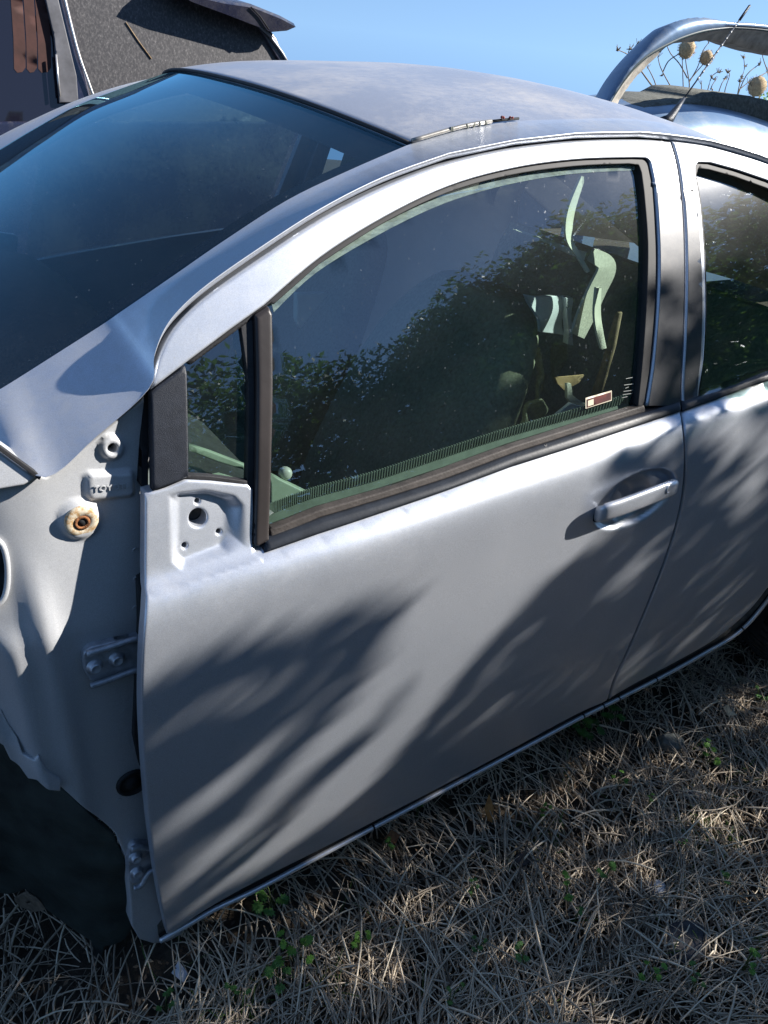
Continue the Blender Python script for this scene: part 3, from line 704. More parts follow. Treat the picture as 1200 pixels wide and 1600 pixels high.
prof = [(0, 0.004, -.002), (.015, 0, .0025), (.04, -.001, .0058), (.075, -.001, .0078), (.11, 0, .0080), (.15, 0, .0070), (.20, 0, .0058), (.27, 0, .0048), (.35, 0, .0045), (.5, 0., .005), (.68, 0, .005), (.85, 0, .003), (1., 0, 0)]
for f, dy, dn in prof:
    row = []
    for i, (pa, pb) in enumerate(cols):
        amp = .05+.95*sst(15, 32, i)
        d = pb-pa; kk = min(1., .10/np.linalg.norm(d)); f0 = .35*kk
        f = f*kk if f <= .35 else f0+(f-.35)/.65*(1-f0); p = pa+d*f
        nrm = np.array([0, -d[2], d[1]]); nrm /= np.linalg.norm(nrm)+1e-9
        if nrm[2] < 0: nrm = -nrm
        p = p+nrm*dn*amp+np.array([0, dy*amp, 0]); row.append(p)
    rows.append(row)
rail = loft('roof_rail', rows, SILVER, ECAR)
loft('rail_return', [[c[0]+np.array([0, .03, 0]) for c in cols], rows[0]], SILVER, rail)
loft('rail_return', [rows[-1], [c[1]+np.array([0, .012, -.012]) for c in cols]], SILVER, rail)
# ---- windscreen
Wb = [ptB(*p) for p in Bpx]
BC = ptB(-68, 648)
ext = [BC+np.array([-.30, -.03, -.15])*k for k in (1., .66, .33)]
near = ext+Wb; Mid = .8475; MidR = .869
def wpt(pn, v):
    y = pn[1]+(2*MidR-2*pn[1])*v; s = 4*v*(1-v); s = 1-(abs(2*v-1))**2.4
    return np.array([pn[0]-.075*s, y, pn[2]+.040*s])
rows = []
vs = np.linspace(0, 1, 33)
rows = [[wpt(p, v)+np.array([0, 0, -.006]) for v in vs] for p in near]
WS = loft('windscreen', rows, WGLASS, ECAR, flip=False)
# border (frit) just under the glass, and the cabin-side dark edge
def strip(ps, v0, v1, dz, n=4): return [[wpt(p, v0+(v1-v0)*k/n)+np.array([0, 0, dz]) for k in range(n+1)] for p in ps]
loft('glass_border', strip(near, .0, .028, -.009), FRIT, WS); loft('glass_border', strip(near, .972, 1., -.009), FRIT, WS)
topn = near[-1]; dn = near[-1]-near[-8]; dn /= np.linalg.norm(dn)
loft('glass_border', [[wpt(topn-dn*k, v)+np.array([0, 0, -.010]) for v in vs] for k in (0, .02, .045, .07)], FRIT, WS)
tube('header_seal', [wpt(topn, v)+np.array([.002, 0, -.002]) for v in vs], .0035, RUBBER, ECAR, 8)
# ---- roof skin
rows = []
for i, p in enumerate(es):
    f = i/(len(es)-1); row = []
    bow = .075*(1-sst(0, .25, f)); cr = .040-.002*sst(0, .35, f)
    for v in np.linspace(0, 1, 41):
        s = 1-abs(2*v-1)**2.4; s2 = 1-abs(2*v-1)**2.2
        row.append(np.array([p[0]-bow*s+(.004 if i == 0 else 0), p[1]+(2*MidR-2*p[1])*v, p[2]+cr*s2]))
    rows.append(row)
rows.insert(0, [q+np.array([0.0, 0, -.012]) for q in rows[0]])
ROOF = loft('roof', rows, ROOFP, ECAR)
SEALM = simple('grey_old_sealant', (.20, .21, .18), .8)
# ditch moulding: worn aluminium strip with bits of old sealant
dp = [np.array(p)+np.array([0, -.001, .004]) for p in es]
nd = 7
tube('roof_ditch_moulding', dp[:nd], .0035, simple('pale_worn_moulding', (.30, .285, .26), .35, .5, var=.25, scale=80), ECAR, 8)
tube('roof_ditch_moulding', dp[nd-1:nd+2], .0022, GAP, ECAR, 8)
for k in range(7):
    q = dp[3]+(dp[nd]-dp[3])*random.random(); mk('old_sealant', *(lathe_data(q, [(.004, 0), (.003, .003), (.001, .006)], (random.uniform(-1, 1), -1, 1), 6)), SEALM, ECAR)
parts = [lathe_data(dp[nd]+np.array([random.uniform(-.012, .012), random.uniform(-.004, .004), .003]), [(.0024, 0), (.0018, .002), (.0008, .0035)], (random.uniform(-1, 1), -1, 1), 6) for k in range(5)]
mk('red_plastic_clip', *merge(parts), simple('red_plastic', (.22, .05, .04), .5), ECAR)
# ---- aerial
ab = on_y(1046, 186, .86); at_ = on_y(1172, 8, 1.02)
AER = tube('aerial', [ab+np.array([-.03, 0, -.012]), ab, ab+(at_-ab)*.10, ab+(at_-ab)*.17], [.016, .013, .008, .0045], BLACKTRIM, ECAR, 12)
tube('aerial_rod', [ab+(at_-ab)*.15, ab+(at_-ab)*.86], .0021, BLACKTRIM, AER, 8)
tube('aerial_tip', [ab+(at_-ab)*.86, ab+(at_-ab)*.99, at_], [.0038, .0040, .002], BLACKTRIM, AER, 8)
for k in range(9):
    q = ab+(at_-ab)*(.34+.058*k); d = (at_-ab)/np.linalg.norm(at_-ab)
    tube('aerial_coil', [q-d*.005, q+d*.005], .0030, RIMM, AER, 8)
# ---- far side of the car: the same pressings turned round
def mirror(o, parent, name, Mid=.8475):
    me = o.data.copy(); 
    for v in me.vertices: v.co.y = 2*Mid-v.co.y
    me.flip_normals(); q = bpy.data.objects.new(name, me); COL.objects.link(q); q.parent = parent; q.location = o.location.copy(); return q
FD = mirror(DOOR, ECAR, 'front_door'); FD['label'] = 'front door on the far side'
mirror(FRAME, FD, 'window_frame'); mirror(GL, FD, 'window_glass')
RD = mirror(REAR, ECAR, 'rear_door'); RD['label'] = 'rear door on the far side'; mirror(RFRAME, RD, 'window_frame')
mirror(rail, ECAR, 'roof_rail', MidR)
# ---- floor, inner door card, dashboard, seats
def box(name, c, s, mat, parent, rz=0): V, Fc = box_data(c, s, rz); return mk(name, V, Fc, mat, parent, False)
box('floor_pan', (1.34, Mid, .30), (2.46, 1.34, .08), UNDER, ECAR)
box('engine_bulkhead', (-.06, Mid, .62), (.04, 1.16, .60), UNDER, ECAR)
panel('door_card', px2([(236, 925), (415, 868), (600, 803), (800, 735), (1050, 655), (1050, 860), (960, 1040), (260, 1400), (232, 1200)]), lambda x, z: Yb(x, z)+.075, DARKIN, DOOR, er=.004, flange=.01, step=.03)
# ribbed inner seal just inside the glass
lp = [(430, 806), (500, 779), (600, 751), (700, 717), (800, 684), (900, 655), (1000, 626)]
lq = spline(lp, 8)
parts = []
for i, (x, y) in enumerate(lq[:-1]):
    for s in range(3):
        f = s/3; px = x+(lq[i+1][0]-x)*f; py = y+(lq[i+1][1]-y)*f
        p = hit(px, py+5, Yb)+np.array([0, .022, 0]); V_, F_ = box_data(p+np.array([0, 0, .004]), (.0016, .003, .017)); parts.append((V_, F_))
ledge = [[hit(x, y+dy, Yb)+np.array([0, o, 0]) for x, y in lq] for dy, o in ((-3, .026), (14, .024), (30, .022))]
LEDG = simple('pale_green_grey_inner_seal', (.12, .145, .115), .7, var=.25, scale=40)
loft('inner_window_seal', ledge, LEDG, DOOR)
mk('seal_ribs', *merge(parts), simple('pale_green_rib', (.155, .185, .15), .6), DOOR, False)
# dashboard end and top
dash = []
for y in np.linspace(.16, 1.53, 12):
    k = 1-abs((y-Mid)/.70)**6
    dash.append([np.array([-.22, y, .985]), np.array([-.05, y, 1.00]), np.array([.08, y, .985]), np.array([.20, y, .95]), np.array([.27, y, .90]), np.array([.25, y, .78]), np.array([.16, y, .55])])
loft('dashboard', dash, DARKIN, ECAR)
# pale trim piece in the corner of the glass
def slab(name, pts, F, mat, parent, th=.012, er=.002, step=.02): return panel(name, [tuple(hx(*p, F)) for p in pts], F, mat, parent, er=er, flange=th, step=step)
F12 = lambda x, z: Yb(x, z)+.045
slab('mirror_trim', [(423, 742), (500, 780), (500, 786), (480, 792), (424, 810)], F12, GREENISH, DOOR)
slab('dash_edge_trim', [(296, 695), (330, 706), (393, 730), (393, 738), (340, 722), (296, 705)], lambda x, z: Yb(x, z)+.09, GREENISH, DOOR, .006)
slab('torn_trim', [(296, 730), (318, 736), (330, 745), (345, 742), (372, 750), (365, 756), (296, 745)], lambda x, z: Yb(x, z)+.06, GREENISH, DOOR, .006)
kb = hit(446, 740, lambda x, z: Yb(x, z)+.06)
lathe('adjuster_knob', kb, [(.008, -.012), (.010, -.006), (.0105, 0), (.008, .006), (.004, .008)], (-.2, -1, .3), simple('pale_knob', (.45, .45, .40), .4), DOOR, 16)
# seats
def seat(name, cy, x0, label, tilt=.30):
    V = []; n = 14
    SE = empty('x', (0, 0, 0), None, None); bpy.data.objects.remove(SE)
    prof = [(0, .42, .10, .24), (.04, .62, .10, .26), (.10, .80, .095, .255), (.16, .96, .08, .235), (.205, 1.06, .07, .19), (.225, 1.12, .05, .12)]
    rows = []
    for dx, z, th, hw in spline(prof, 4):
        r = []
        for j in range(24):
            a = 2*math.pi*j/24; ca, sa = math.cos(a), math.sin(a)
            xx = np.sign(ca)*abs(ca)**.7*th; yy = np.sign(sa)*abs(sa)**.55*hw
            if ca < 0: xx *= .65+.35*abs(sa)**2
            r.append(np.array([x0+dx*1.15+xx, cy+yy, z]))
        rows.append(r)
    rows.append([np.mean(rows[-1], axis=0)]*24)
    rows = [[q*np.array([1, 1, .99]) for q in r] for r in rows]
    S = loft(name, rows, SEATM, ECAR, close=True); S['label'] = label
    if cy < Mid: posts = ()
    else: posts = (-.05, .05)
    rows = []
    for dz, th, hw in [(0, .01, .02), (.01, .05, .09), (.05, .06, .12), (.11, .055, .12), (.15, .04, .10), (.17, .005, .02)]:
        rows.append([np.array([x0+.30+dz*.25+math.cos(a)*th, cy+np.sign(math.sin(a))*abs(math.sin(a))**.6*hw, 1.15+dz]) for a in np.linspace(0, 2*math.pi, 20, endpoint=False)])
    if posts: loft('headrest', rows, SEATM, S, close=True)
    for s in posts: tube('headrest_post', [(x0+.26, cy+s, 1.08), (x0+.30, cy+s, 1.17)], .006, RIMM, S, 8)
    rows = []
    for dx, z, th in [(-.42, .38, .02), (-.40, .46, .05), (-.25, .50, .06), (-.02, .47, .06), (.06, .45, .03)]:
        rows.append([np.array([x0+dx, cy+y, z+th*(1-abs(y/.27)**5)*.6+(.02 if abs(y) > .18 else 0)]) for y in np.linspace(-.26, .26, 13)])
    loft('seat_cushion', rows, SEATM, S)
seat('front_seat', .51, .63, 'front seat nearest the camera, its headrest gone'); seat('front_seat', 1.22, .72, 'front seat on the far side')
rows = []
for dx, z, th in [(0, .45, .05), (.05, .7, .07), (.12, .95, .06), (.15, 1.02, .02)]:
    rows.append([np.array([1.62+dx+math.cos(a)*th, Mid+np.sign(math.sin(a))*abs(math.sin(a))**.4*.62, z]) for a in np.linspace(0, 2*math.pi, 28, endpoint=False)])
loft('rear_seat', rows, SEATM, ECAR, close=True)
# hanging headlining trims and belt strap
def ribbon(name, pts, y0, wpx, mat, parent=None, th=.006):
    s = spline(pts, 6); n = len(s); rows = [[], [], [], []]
    for i, q in enumerate(s):
        d = np.array(s[min(i+1, n-1)][:2])-np.array(s[max(i-1, 0)][:2]); d = d/np.linalg.norm(d); nn = np.array([-d[1], d[0]])*wpx*(q[2] if len(q) > 2 else 1)/2
        yy = y0
        a = on_y(q[0]-nn[0], q[1]-nn[1], yy); b = on_y(q[0]+nn[0], q[1]+nn[1], yy-.015)
        rows[0].append(a); rows[1].append(b); rows[2].append(b+np.array([0, th, 0])); rows[3].append(a+np.array([0, th, 0]))
    V = []; 
    o = loft(name, rows+[rows[0]], mat, parent); o.data.polygons.foreach_set('use_smooth', [False]*len(o.data.polygons)); return o
ribbon('pillar_trim', [(912, 276, .6), (893, 330, 1.), (890, 372, .9), (905, 400, .6), (920, 425, .5)], .25, 11, BEIGE, ECAR)
ribbon('pillar_trim', [(936, 450, .8), (934, 490, 1.), (938, 520, 1.), (944, 545, .8)], .25, 10, BEIGE, ECAR)
ribbon('hanging_wire', [(806, 358, .35), (850, 375, .6), (890, 392, 1.3), (915, 400, 1.6)], .28, 8, BEIGE, ECAR)
ribbon('belt_strap', [(925, 398, .8), (946, 410, 1.), (948, 425, 1.), (935, 452, 1), (918, 490, 1), (903, 525, .8)], .28, 27, simple('grey_beige_webbing', (.58, .56, .47), .8, var=.15, scale=200, bump=.3), ECAR)
# loose things on the seats
o = panel('pressed_metal_panel', pxpoly([(793, 449), (822, 459), (878, 465), (893, 464), (899, 470), (899, 500), (903, 515), (908, 545), (892, 540), (890, 528), (853, 520), (835, 515), (825, 490)], lambda x, z: .52), lambda x, z: .52-.9*(z-1.1)+.012*math.sin(55*(z+.3*x)), PRESSED, None, er=.002, flange=.008, step=.008) if 0 else None
Fp = lambda x, z: .34
pp = pxpoly([(793, 449), (822, 457), (878, 463), (881, 470), (890, 500), (894, 530), (853, 520), (835, 515), (825, 490)], Fp)
EP = empty('pressed_metal_panel', (pp[0][0], .34, pp[0][1]), 'bright pressed sheet metal part lying on the seat behind the front window', 'metal part')
panel('sheet', pp, lambda x, z: .33+.40*(x-.92)+.004*math.sin(60*(z-.2*x)), PRESSED, EP, er=.002, flange=.006, step=.008)
panel('edge_bracket', pxpoly([(879, 463), (897, 466), (899, 472), (896, 490), (899, 505), (904, 515), (904, 530), (908, 546), (893, 541), (893, 520), (886, 495), (882, 478)], Fp), lambda x, z: .315+.40*(x-.92), PRESSED, EP, er=.0015, flange=.014, step=.006,
      holes=[circ(886, 481, 2.4, Fp, 8), circ(897, 528, 2.4, Fp, 8)])
st_ = tube('wooden_stick', [on_y(967, 488, .30), on_y(955, 540, .31), on_y(942, 585, .32), on_y(926, 632, .33)], [.007, .010, .011, .012], WOODM, None, 8)
tag(st_, 'brown wooden stick leaning inside the car behind the rear edge of the front window', 'stick')
cb = slab('cardboard_scrap', [(868, 590), (913, 586), (905, 598), (882, 610), (872, 600)], lambda x, z: .32, CARD, None, .004, 0)
tag(cb, 'tan cardboard scrap lit by sun on the seat inside the front window', 'cardboard')
wp = EW = empty('loose_white_trim', (0.9, .3, .95), 'pale angular plastic strip lying low behind the front window glass', 'plastic part')
slab('strip', [(886, 600), (893, 600), (895, 618), (912, 630), (925, 633), (918, 640), (895, 634), (886, 622)], lambda x, z: .30, BEIGE, EW, .006, .001)
slab('plate', [(862, 655), (892, 630), (912, 636), (880, 658)], lambda x, z: .27, PRESSED, EW, .006, .001)
EC = empty('crumpled_fabric', (0.8, .36, .9), 'crumpled grey-olive cloth heaped beside the front seat behind the window', 'cloth')
for k, pl in enumerate([[(815, 668), (832, 630), (850, 625), (858, 640), (838, 660)], [(838, 540), (846, 545), (853, 590), (845, 612), (838, 640), (830, 648), (846, 590)], [(866, 540), (888, 536), (889, 560), (880, 575), (870, 600), (866, 575)], [(842, 590), (856, 580), (868, 588), (858, 604), (862, 620), (848, 612), (850, 600)]]):
    slab('fold', pl, lambda x, z, k=k: .36+.03*k+.01*math.sin(90*x+40*z), SEATM, EC, .01, .003, .01)
vis = EV = slab('sun_visor', [(465, 460), (516, 458), (500, 476), (470, 515), (464, 500)], lambda x, z: .62, BEIGE, ECAR, .014, .003)
# interior floor & roof lining so that the cabin is closed
rows = [[q+np.array([0, 0, -.035]) for q in r] for r in [[np.array([p[0]-.02, p[1]+.04+(2*Mid-2*p[1]-.08)*v, p[2]+.02*(1-abs(2*v-1)**2)]) for v in np.linspace(0, 1, 12)] for p in es[1:]]]
loft('headlining', rows, simple('headlining_cloth', (.34, .33, .30), .95), ECAR)
# ---- wheel-house liner hanging in the dark, with its torn tail
Yl = lambda x, z: .105+.22*sst(-.02, -.25, x)+.12*max(0, .35-z)
lin_px = [(-260, 1200), (-120, 1020), (-40, 1058), (0, 1128), (25, 1160), (40, 1185), (85, 1226), (130, 1266), (178, 1304), (196, 1345), (202, 1400), (206, 1450), (190, 1470), (165, 1478), (160, 1490), (164, 1520), (168, 1548), (160, 1540), (150, 1528), (147, 1490), (143, 1470), (110, 1448), (75, 1422), (60, 1410), (40, 1392), (15, 1402), (-20, 1400), (-260, 1380)]
LIN = panel('wheel_house_liner', pxpoly(lin_px, Yl), lambda x, z: Yl(x, z)+.006*math.sin(28*x+9*z)+.004*math.sin(60*z), LINER, ECAR, er=.003, flange=.006, step=.014)
panel('rusty_tab', pxpoly(roundpoly([(20, 1402), (40, 1391), (60, 1402), (72, 1418), (50, 1422), (28, 1412)], 5), Yl), lambda x, z: Yl(x, z)-.006, simple('dull_rusty_tab', (.14, .11, .08), .8, var=.5, scale=90), LIN, er=.001, flange=.003, step=.008, holes=[circ(44, 1407, 4, Yl, 10, .6)])
Yd = lambda x, z: .40+.1*max(0, -x)
panel('splash_guard', pxpoly([(-300, 1380), (60, 1400), (48, 1480), (44, 1560), (40, 1640), (-300, 1640)], Yd), lambda x, z: Yd(x, z)+.01*math.sin(25*x), LINER, ECAR, er=.003, flange=.01, step=.04)
0 and box('front_subframe', (-.20, 1.05, .34), (.30, .6, .12), UNDER, ECAR)
# ---- rear wheel
def wheel(cx, cy, cz, r, wdt, label):
    k = 40; prof = [(-.5*wdt, .62*r), (-.52*wdt, .75*r), (-.50*wdt, .90*r), (-.42*wdt, .985*r), (0, r), (.42*wdt, .985*r), (.5*wdt, .9*r), (.5*wdt, .62*r)]
    V = []; Fc = []
    for yy, rr in prof:
        for j in range(k): a = 2*math.pi*j/k; V.append((cx+rr*math.cos(a), cy+yy, cz+rr*math.sin(a)))
    for i in range(len(prof)-1):
        for j in range(k): a = i*k+j; b = i*k+(j+1) % k; Fc.append((a, b, b+k, a+k))
    W = mk('rear_wheel', V, Fc, TYREM, ECAR); W['label'] = label
    parts = []
    for j in range(64):
        a = 2*math.pi*j/64
        for s in (-1, 1):
            c = np.array([cx+(r+.001)*math.cos(a), cy+s*wdt*.27, cz+(r+.001)*math.sin(a)]); ta = np.array([-math.sin(a), 0, math.cos(a)]); ra = np.array([math.cos(a), 0, math.sin(a)])
            hw = wdt*.20; v = []
            for q in (-1, 1):
                for yy in (-hw, hw):
                    for h in (-.004, .005): v.append(c+ta*q*r*.030+np.array([0, yy+0, 0])+ta*(yy*.3*s)+ra*h)
            parts.append((v, [(0, 1, 3, 2), (4, 6, 7, 5), (0, 4, 5, 1), (2, 3, 7, 6), (1, 5, 7, 3)]))
    mk('tread_blocks', *merge(parts), TYREM, W, False)['kind'] = 'stuff'
    lathe('rim', (cx, cy+.1*wdt, cz), [(.64*r, .45*wdt), (.60*r, .50*wdt), (.56*r, .30*wdt), (.30*r, .18*wdt), (.16*r, .30*wdt), (.10*r, .34*wdt)], (0, -1, 0), RIMM, W, 32)
wheel(2.05, .185, .265, .285, .17, 'rear wheel near the camera'); wheel(2.05, 1.51, .265, .285, .17, 'rear wheel on the far side')
rows = []
for yy in (.06, .20, .34): rows.append([np.array([WX+(WRad+.02)*math.cos(a), yy+(.035 if yy < .1 else 0), WZ+(WRad+.02)*math.sin(a)]) for a in np.linspace(R(-10), R(190), 24)])
loft('rear_wheel_house', rows, UNDER, ECAR)
box('rear_wheel_house_back', (WX, .36, .45), (.8, .02, .7), UNDER, ECAR)

# ------------------------------------------------------------------ ground
def gh(x, y): return .012*np.sin(3.1*x+1.7*y)+.008*np.sin(7.7*x-5.1*y+1)+.006*np.sin(13*x+11*y)-.012
def mk_soil():
    M = MT('dark_damp_soil'); n = M.noise(5, 8, .7); n2 = M.noise(70, 6, .75)
    c = M.ramp(M.math('ADD', M.math('MULTIPLY', n, .5), M.math('MULTIPLY', n2, .5)), [(.3, (.024, .019, .015)), (.5, (.06, .048, .036)), (.7, (.13, .105, .075))])
    b = M.bsdf(c, .95, spec=.2); M.l(M.bump(n2, .8, .012), b.inputs['Normal']); return M.done()
SOIL = mk_soil()
gx = np.concatenate([[-300, -60, -20, -8, -4], np.arange(-2, 5, .035), [6, 8, 12, 20, 60, 300]])
gy = np.concatenate([[-300, -60, -20, -8, -4, -2.5], np.arange(-1.6, 1.2, .035), [1.8, 3, 5, 8, 20, 60, 300]])
GX, GY = np.meshgrid(gx, gy); fade = np.clip(1.5-np.hypot(GX-1, GY)/6, 0, 1)
GZ = -np.clip(np.hypot(GX-1, GY)-7, 0, 900)*.12+gh(GX, GY)*fade+.006*np.sin(31*GX+3*np.sin(9*GY))*np.sin(37*GY+2*np.sin(11*GX))*fade
nx, ny = len(gx), len(gy); ii, jj = np.meshgrid(np.arange(nx-1), np.arange(ny-1)); a = (jj*nx+ii).ravel()
g = mk_np('ground', np.stack([GX.ravel(), GY.ravel(), GZ.ravel()], -1), np.stack([a, a+1, a+1+nx, a+nx], -1), SOIL, smooth=True)
tag(g, 'dark damp soil under the straw and the cars', 'ground', kind='structure')
# straw: bent three-sided stalks
def tone_mat(name, stops, rough=.7, trans=0., spec=.3, tcol=(.10, .22, .03)):
    M = MT(name); at = M.n('ShaderNodeAttribute'); at.attribute_name = 'tone'
    c = M.ramp(at.outputs['Fac'], stops); b = M.bsdf(c, rough, spec=spec)
    if trans:
        tl = M.n('ShaderNodeBsdfTranslucent'); M.l(M.mix(.5, c, tcol), tl.inputs[0]); mx = M.n('ShaderNodeMixShader'); mx.inputs[0].default_value = trans
        M.l(b.outputs[0], mx.inputs[1]); M.l(tl.outputs[0], mx.inputs[2]); return M.done(mx.outputs[0])
    return M.done()
STRAWM = tone_mat('dry_straw', [(0, (.10, .08, .06)), (.3, (.38, .31, .235)), (.7, (.68, .57, .43)), (1, (.86, .76, .59))], .6)
def stalks(n, X, Y, Z0, L, W, ang, bend, lift, tone, seg=4):
    """arrays of n stalks -> verts, tri faces"""
    t = np.linspace(0, 1, seg+1)[None, :]
    a = ang[:, None]+bend[:, None]*(t-.5)
    dx = np.cos(a)*L[:, None]/seg; dy = np.sin(a)*L[:, None]/seg
    x = X[:, None]+np.cumsum(dx, 1)-dx[:, :1]-L[:, None]*.5*np.cos(ang)[:, None]; y = Y[:, None]+np.cumsum(dy, 1)-dy[:, :1]-L[:, None]*.5*np.sin(ang)[:, None]
    z = Z0[:, None]+lift[:, None]*(t-.3)+.012*np.sin(t*3.1)*L[:, None]/.12+gh(x, y)
    V = np.zeros((n, seg+1, 3, 3)); wd = W[:, None]*(1-.55*np.abs(t-.4))
    px_, py_ = -np.sin(a), np.cos(a)
    for k, (u, v) in enumerate(((-.5, 0), (.5, 0), (0, .55))):
        V[:, :, k, 0] = x+px_*wd*u; V[:, :, k, 1] = y+py_*wd*u; V[:, :, k, 2] = z+wd*v
    base = (np.arange(n)*(seg+1)*3)[:, None, None]; s = (np.arange(seg)*3)[None, :, None]; k = np.arange(3)[None, None, :]
    A = base+s+k; B = base+s+(k+1) % 3; F4 = np.stack([A, B, B+3, A+3], -1).reshape(-1, 4)
    return V.reshape(-1, 3), F4, np.repeat(tone, seg*3)
def straw_field(n, seed):
    r = np.random.default_rng(seed)
    X = r.uniform(-.6, 3.2, n*3); Y = r.uniform(-1.05, .75, n*3)
    # thinner towards the car foot, in bald patches
    den = .95-.55*np.clip((Y+.12+.04*X)/.25, 0, 1)*(X < 1.6)
    den *= np.where(np.sin(5.1*X+2.2*np.sin(4*Y))*np.sin(7*Y-1.3*X) > .72, .35, 1)
    for bx, by in ((1190, 1300), (1075, 1480), (250, 1530), (380, 1420)):
        q = on_z(bx, by); den = np.where(np.hypot(X-q[0], Y-q[1]) < .07, .12, den)
    k = r.random(n*3) < den; X, Y = X[k][:n], Y[k][:n]; n = len(X)
    L = r.gamma(3.0, .036, n).clip(.02, .34); W = r.uniform(.0015, .0042, n)*(1+.7*(r.random(n) < .06))
    flow = .6*np.sin(2.3*X+1.1)+.9*np.sin(3.3*Y+X)+.5; ang = flow+r.normal(0, .45, n)+(r.random(n) < .35)*r.normal(0, 1.2, n)
    bend = r.normal(0, .30, n)*(1+2*(r.random(n) < .12)); lift = r.normal(0, .014, n); Z0 = r.uniform(.0, .030, n)+.006
    tone = np.clip(r.normal(.50, .22, n)+.1*np.sin(9*X)*np.sin(8*Y), 0, 1)
    return stalks(n, X, Y, Z0, L, W, ang, bend, lift, tone)
V1, F1, T1 = straw_field(32000, 3)
r = np.random.default_rng(77); n = 3600; X = r.uniform(-.3, 2.8, n); Y = r.uniform(-.9, .02, n)
V2, F2, T2 = stalks(n, X, Y, r.uniform(.012, .036, n), r.uniform(.02, .13, n), r.uniform(.0030, .0062, n), r.uniform(0, 6.28, n), r.normal(0, .2, n), r.normal(0, .010, n), np.clip(r.normal(.5, .25, n), 0, 1))
F2 = F2+len(V1); V1 = np.vstack([V1, V2]); F1 = np.vstack([F1, F2]); T1 = np.r_[T1, T2]
o = mk_np('straw_litter', V1, F1, STRAWM, smooth=True, tone=T1); tag(o, 'tangle of dry grey-brown straw stalks covering the ground beside the car', 'straw', kind='stuff')
r = np.random.default_rng(11)
# longer fresh grass blades and fine green threads
n = 1100; X = r.uniform(-.2, 2.6, n); Y = r.uniform(-.8, .15, n)
cl = r.uniform(0, 1, (34, 2))*[2.6, .9]+[-.1, -.78]; ci = r.integers(0, 34, n); kk = r.random(n) < .75
X[kk] = cl[ci[kk], 0]+r.normal(0, .03, kk.sum()); Y[kk] = cl[ci[kk], 1]+r.normal(0, .03, kk.sum())
GRASSM = tone_mat('green_grass_blades', [(0, (.04, .08, .02)), (.5, (.08, .17, .035)), (1, (.16, .26, .06))], .5, .25)
V1, F1, T1 = stalks(n, X, Y, np.full(n, .0)+.01, r.uniform(.03, .09, n), r.uniform(.0012, .0026, n), r.uniform(0, 6.28, n), r.normal(0, .5, n), r.uniform(.015, .06, n), r.random(n))
o = mk_np('grass_blades', V1, F1, GRASSM, smooth=True, tone=T1); tag(o, 'short fresh green grass blades poking through the straw', 'grass', kind='stuff')
# leaf crumbs
n = 9000; X = r.uniform(-.3, 2.6, n); Y = r.uniform(-.9, .2, n); s = r.uniform(.002, .008, n); a = r.uniform(0, 6.28, n); z = gh(X, Y)+r.uniform(.004, .035, n)
V = np.zeros((n, 4, 3)); ti = r.normal(0, .5, n)
for k, (u, v) in enumerate(((-1, 0), (0, -.5), (1, 0), (0, .5))):
    V[:, k, 0] = X+s*(u*np.cos(a)-v*np.sin(a)); V[:, k, 1] = Y+s*(u*np.sin(a)+v*np.cos(a)); V[:, k, 2] = z+s*u*ti
o = mk_np('leaf_crumbs', V.reshape(-1, 3), np.arange(n*4).reshape(-1, 4), tone_mat('brown_leaf_crumbs', [(0, (.05, .04, .03)), (.6, (.20, .13, .08)), (1, (.42, .33, .22))], .8), tone=r.random(n))
tag(o, 'brown crumbled leaf bits scattered in the straw', 'leaf litter', kind='stuff')
# green weeds: lobed trifoliate leaves on thin stems, each plant a thing
WEEDM = [tone_mat('weed_leaf_'+n_, s_, .5, .3) for n_, s_ in (('mid', [(0, (.05, .13, .03)), (1, (.10, .24, .06))]), ('bright', [(0, (.08, .20, .03)), (1, (.17, .36, .06))]))]
STEMM = simple('weed_stem_green', (.07, .10, .03), .6)
def leafshape(lobes=5):
    pts = [(0, 0)]
    for k in range(lobes*2+1):
        f = k/(lobes*2); a = (f-.5)*3.9; rr = (1. if k % 2 else .62)*(1-.25*abs(f-.5)); pts.append((rr*math.cos(a)*.8+.15, rr*math.sin(a)*.62))
    return pts
LS = leafshape()
def weed(px, py, size, nl, mat, label, seed, h=.04):
    rr = random.Random(seed); p = on_z(px, py); base = np.array([p[0], p[1], float(gh(p[0], p[1]))+.012])
    W = empty('weed', tuple(base), label, 'weed', 'small green weeds in the straw')
    sp = []; Vn = []; Fn = []; tn = []
    for k in range(nl):
        a = rr.uniform(0, 6.28); d = rr.uniform(.15, 1.)*size; hh = h*rr.uniform(.6, 1.3)+.02
        tip = base+np.array([math.cos(a)*d, math.sin(a)*d, hh]); mid = base+np.array([math.cos(a)*d*.35, math.sin(a)*d*.35, hh*.75])
        sp.append(tube_data([base, mid, tip], [.0012, .001, .0007], 4, False))
        for q in range(3):
            b = a+(q-1)*1.35+rr.uniform(-.2, .2); s = size*rr.uniform(.26, .42); tilt = rr.uniform(-.3, .25); roll = rr.uniform(-.4, .4)
            u = np.array([math.cos(b), math.sin(b), tilt]); v = np.array([-math.sin(b), math.cos(b), roll]); i0 = len(Vn)
            for (x, y) in LS: Vn.append(tip+u*x*s+v*y*s+np.array([0, 0, -.35*s*(x*x+y*y)*.5]))
            for j in range(1, len(LS)-1): Fn.append((i0, i0+j, i0+j+1))
            tn += [rr.random()]*(len(LS)-2)
    mk('stem', *merge(sp), STEMM, W)
    o = mk_np('leaves', np.array(Vn), np.array(Fn), mat, W, tone=tn)
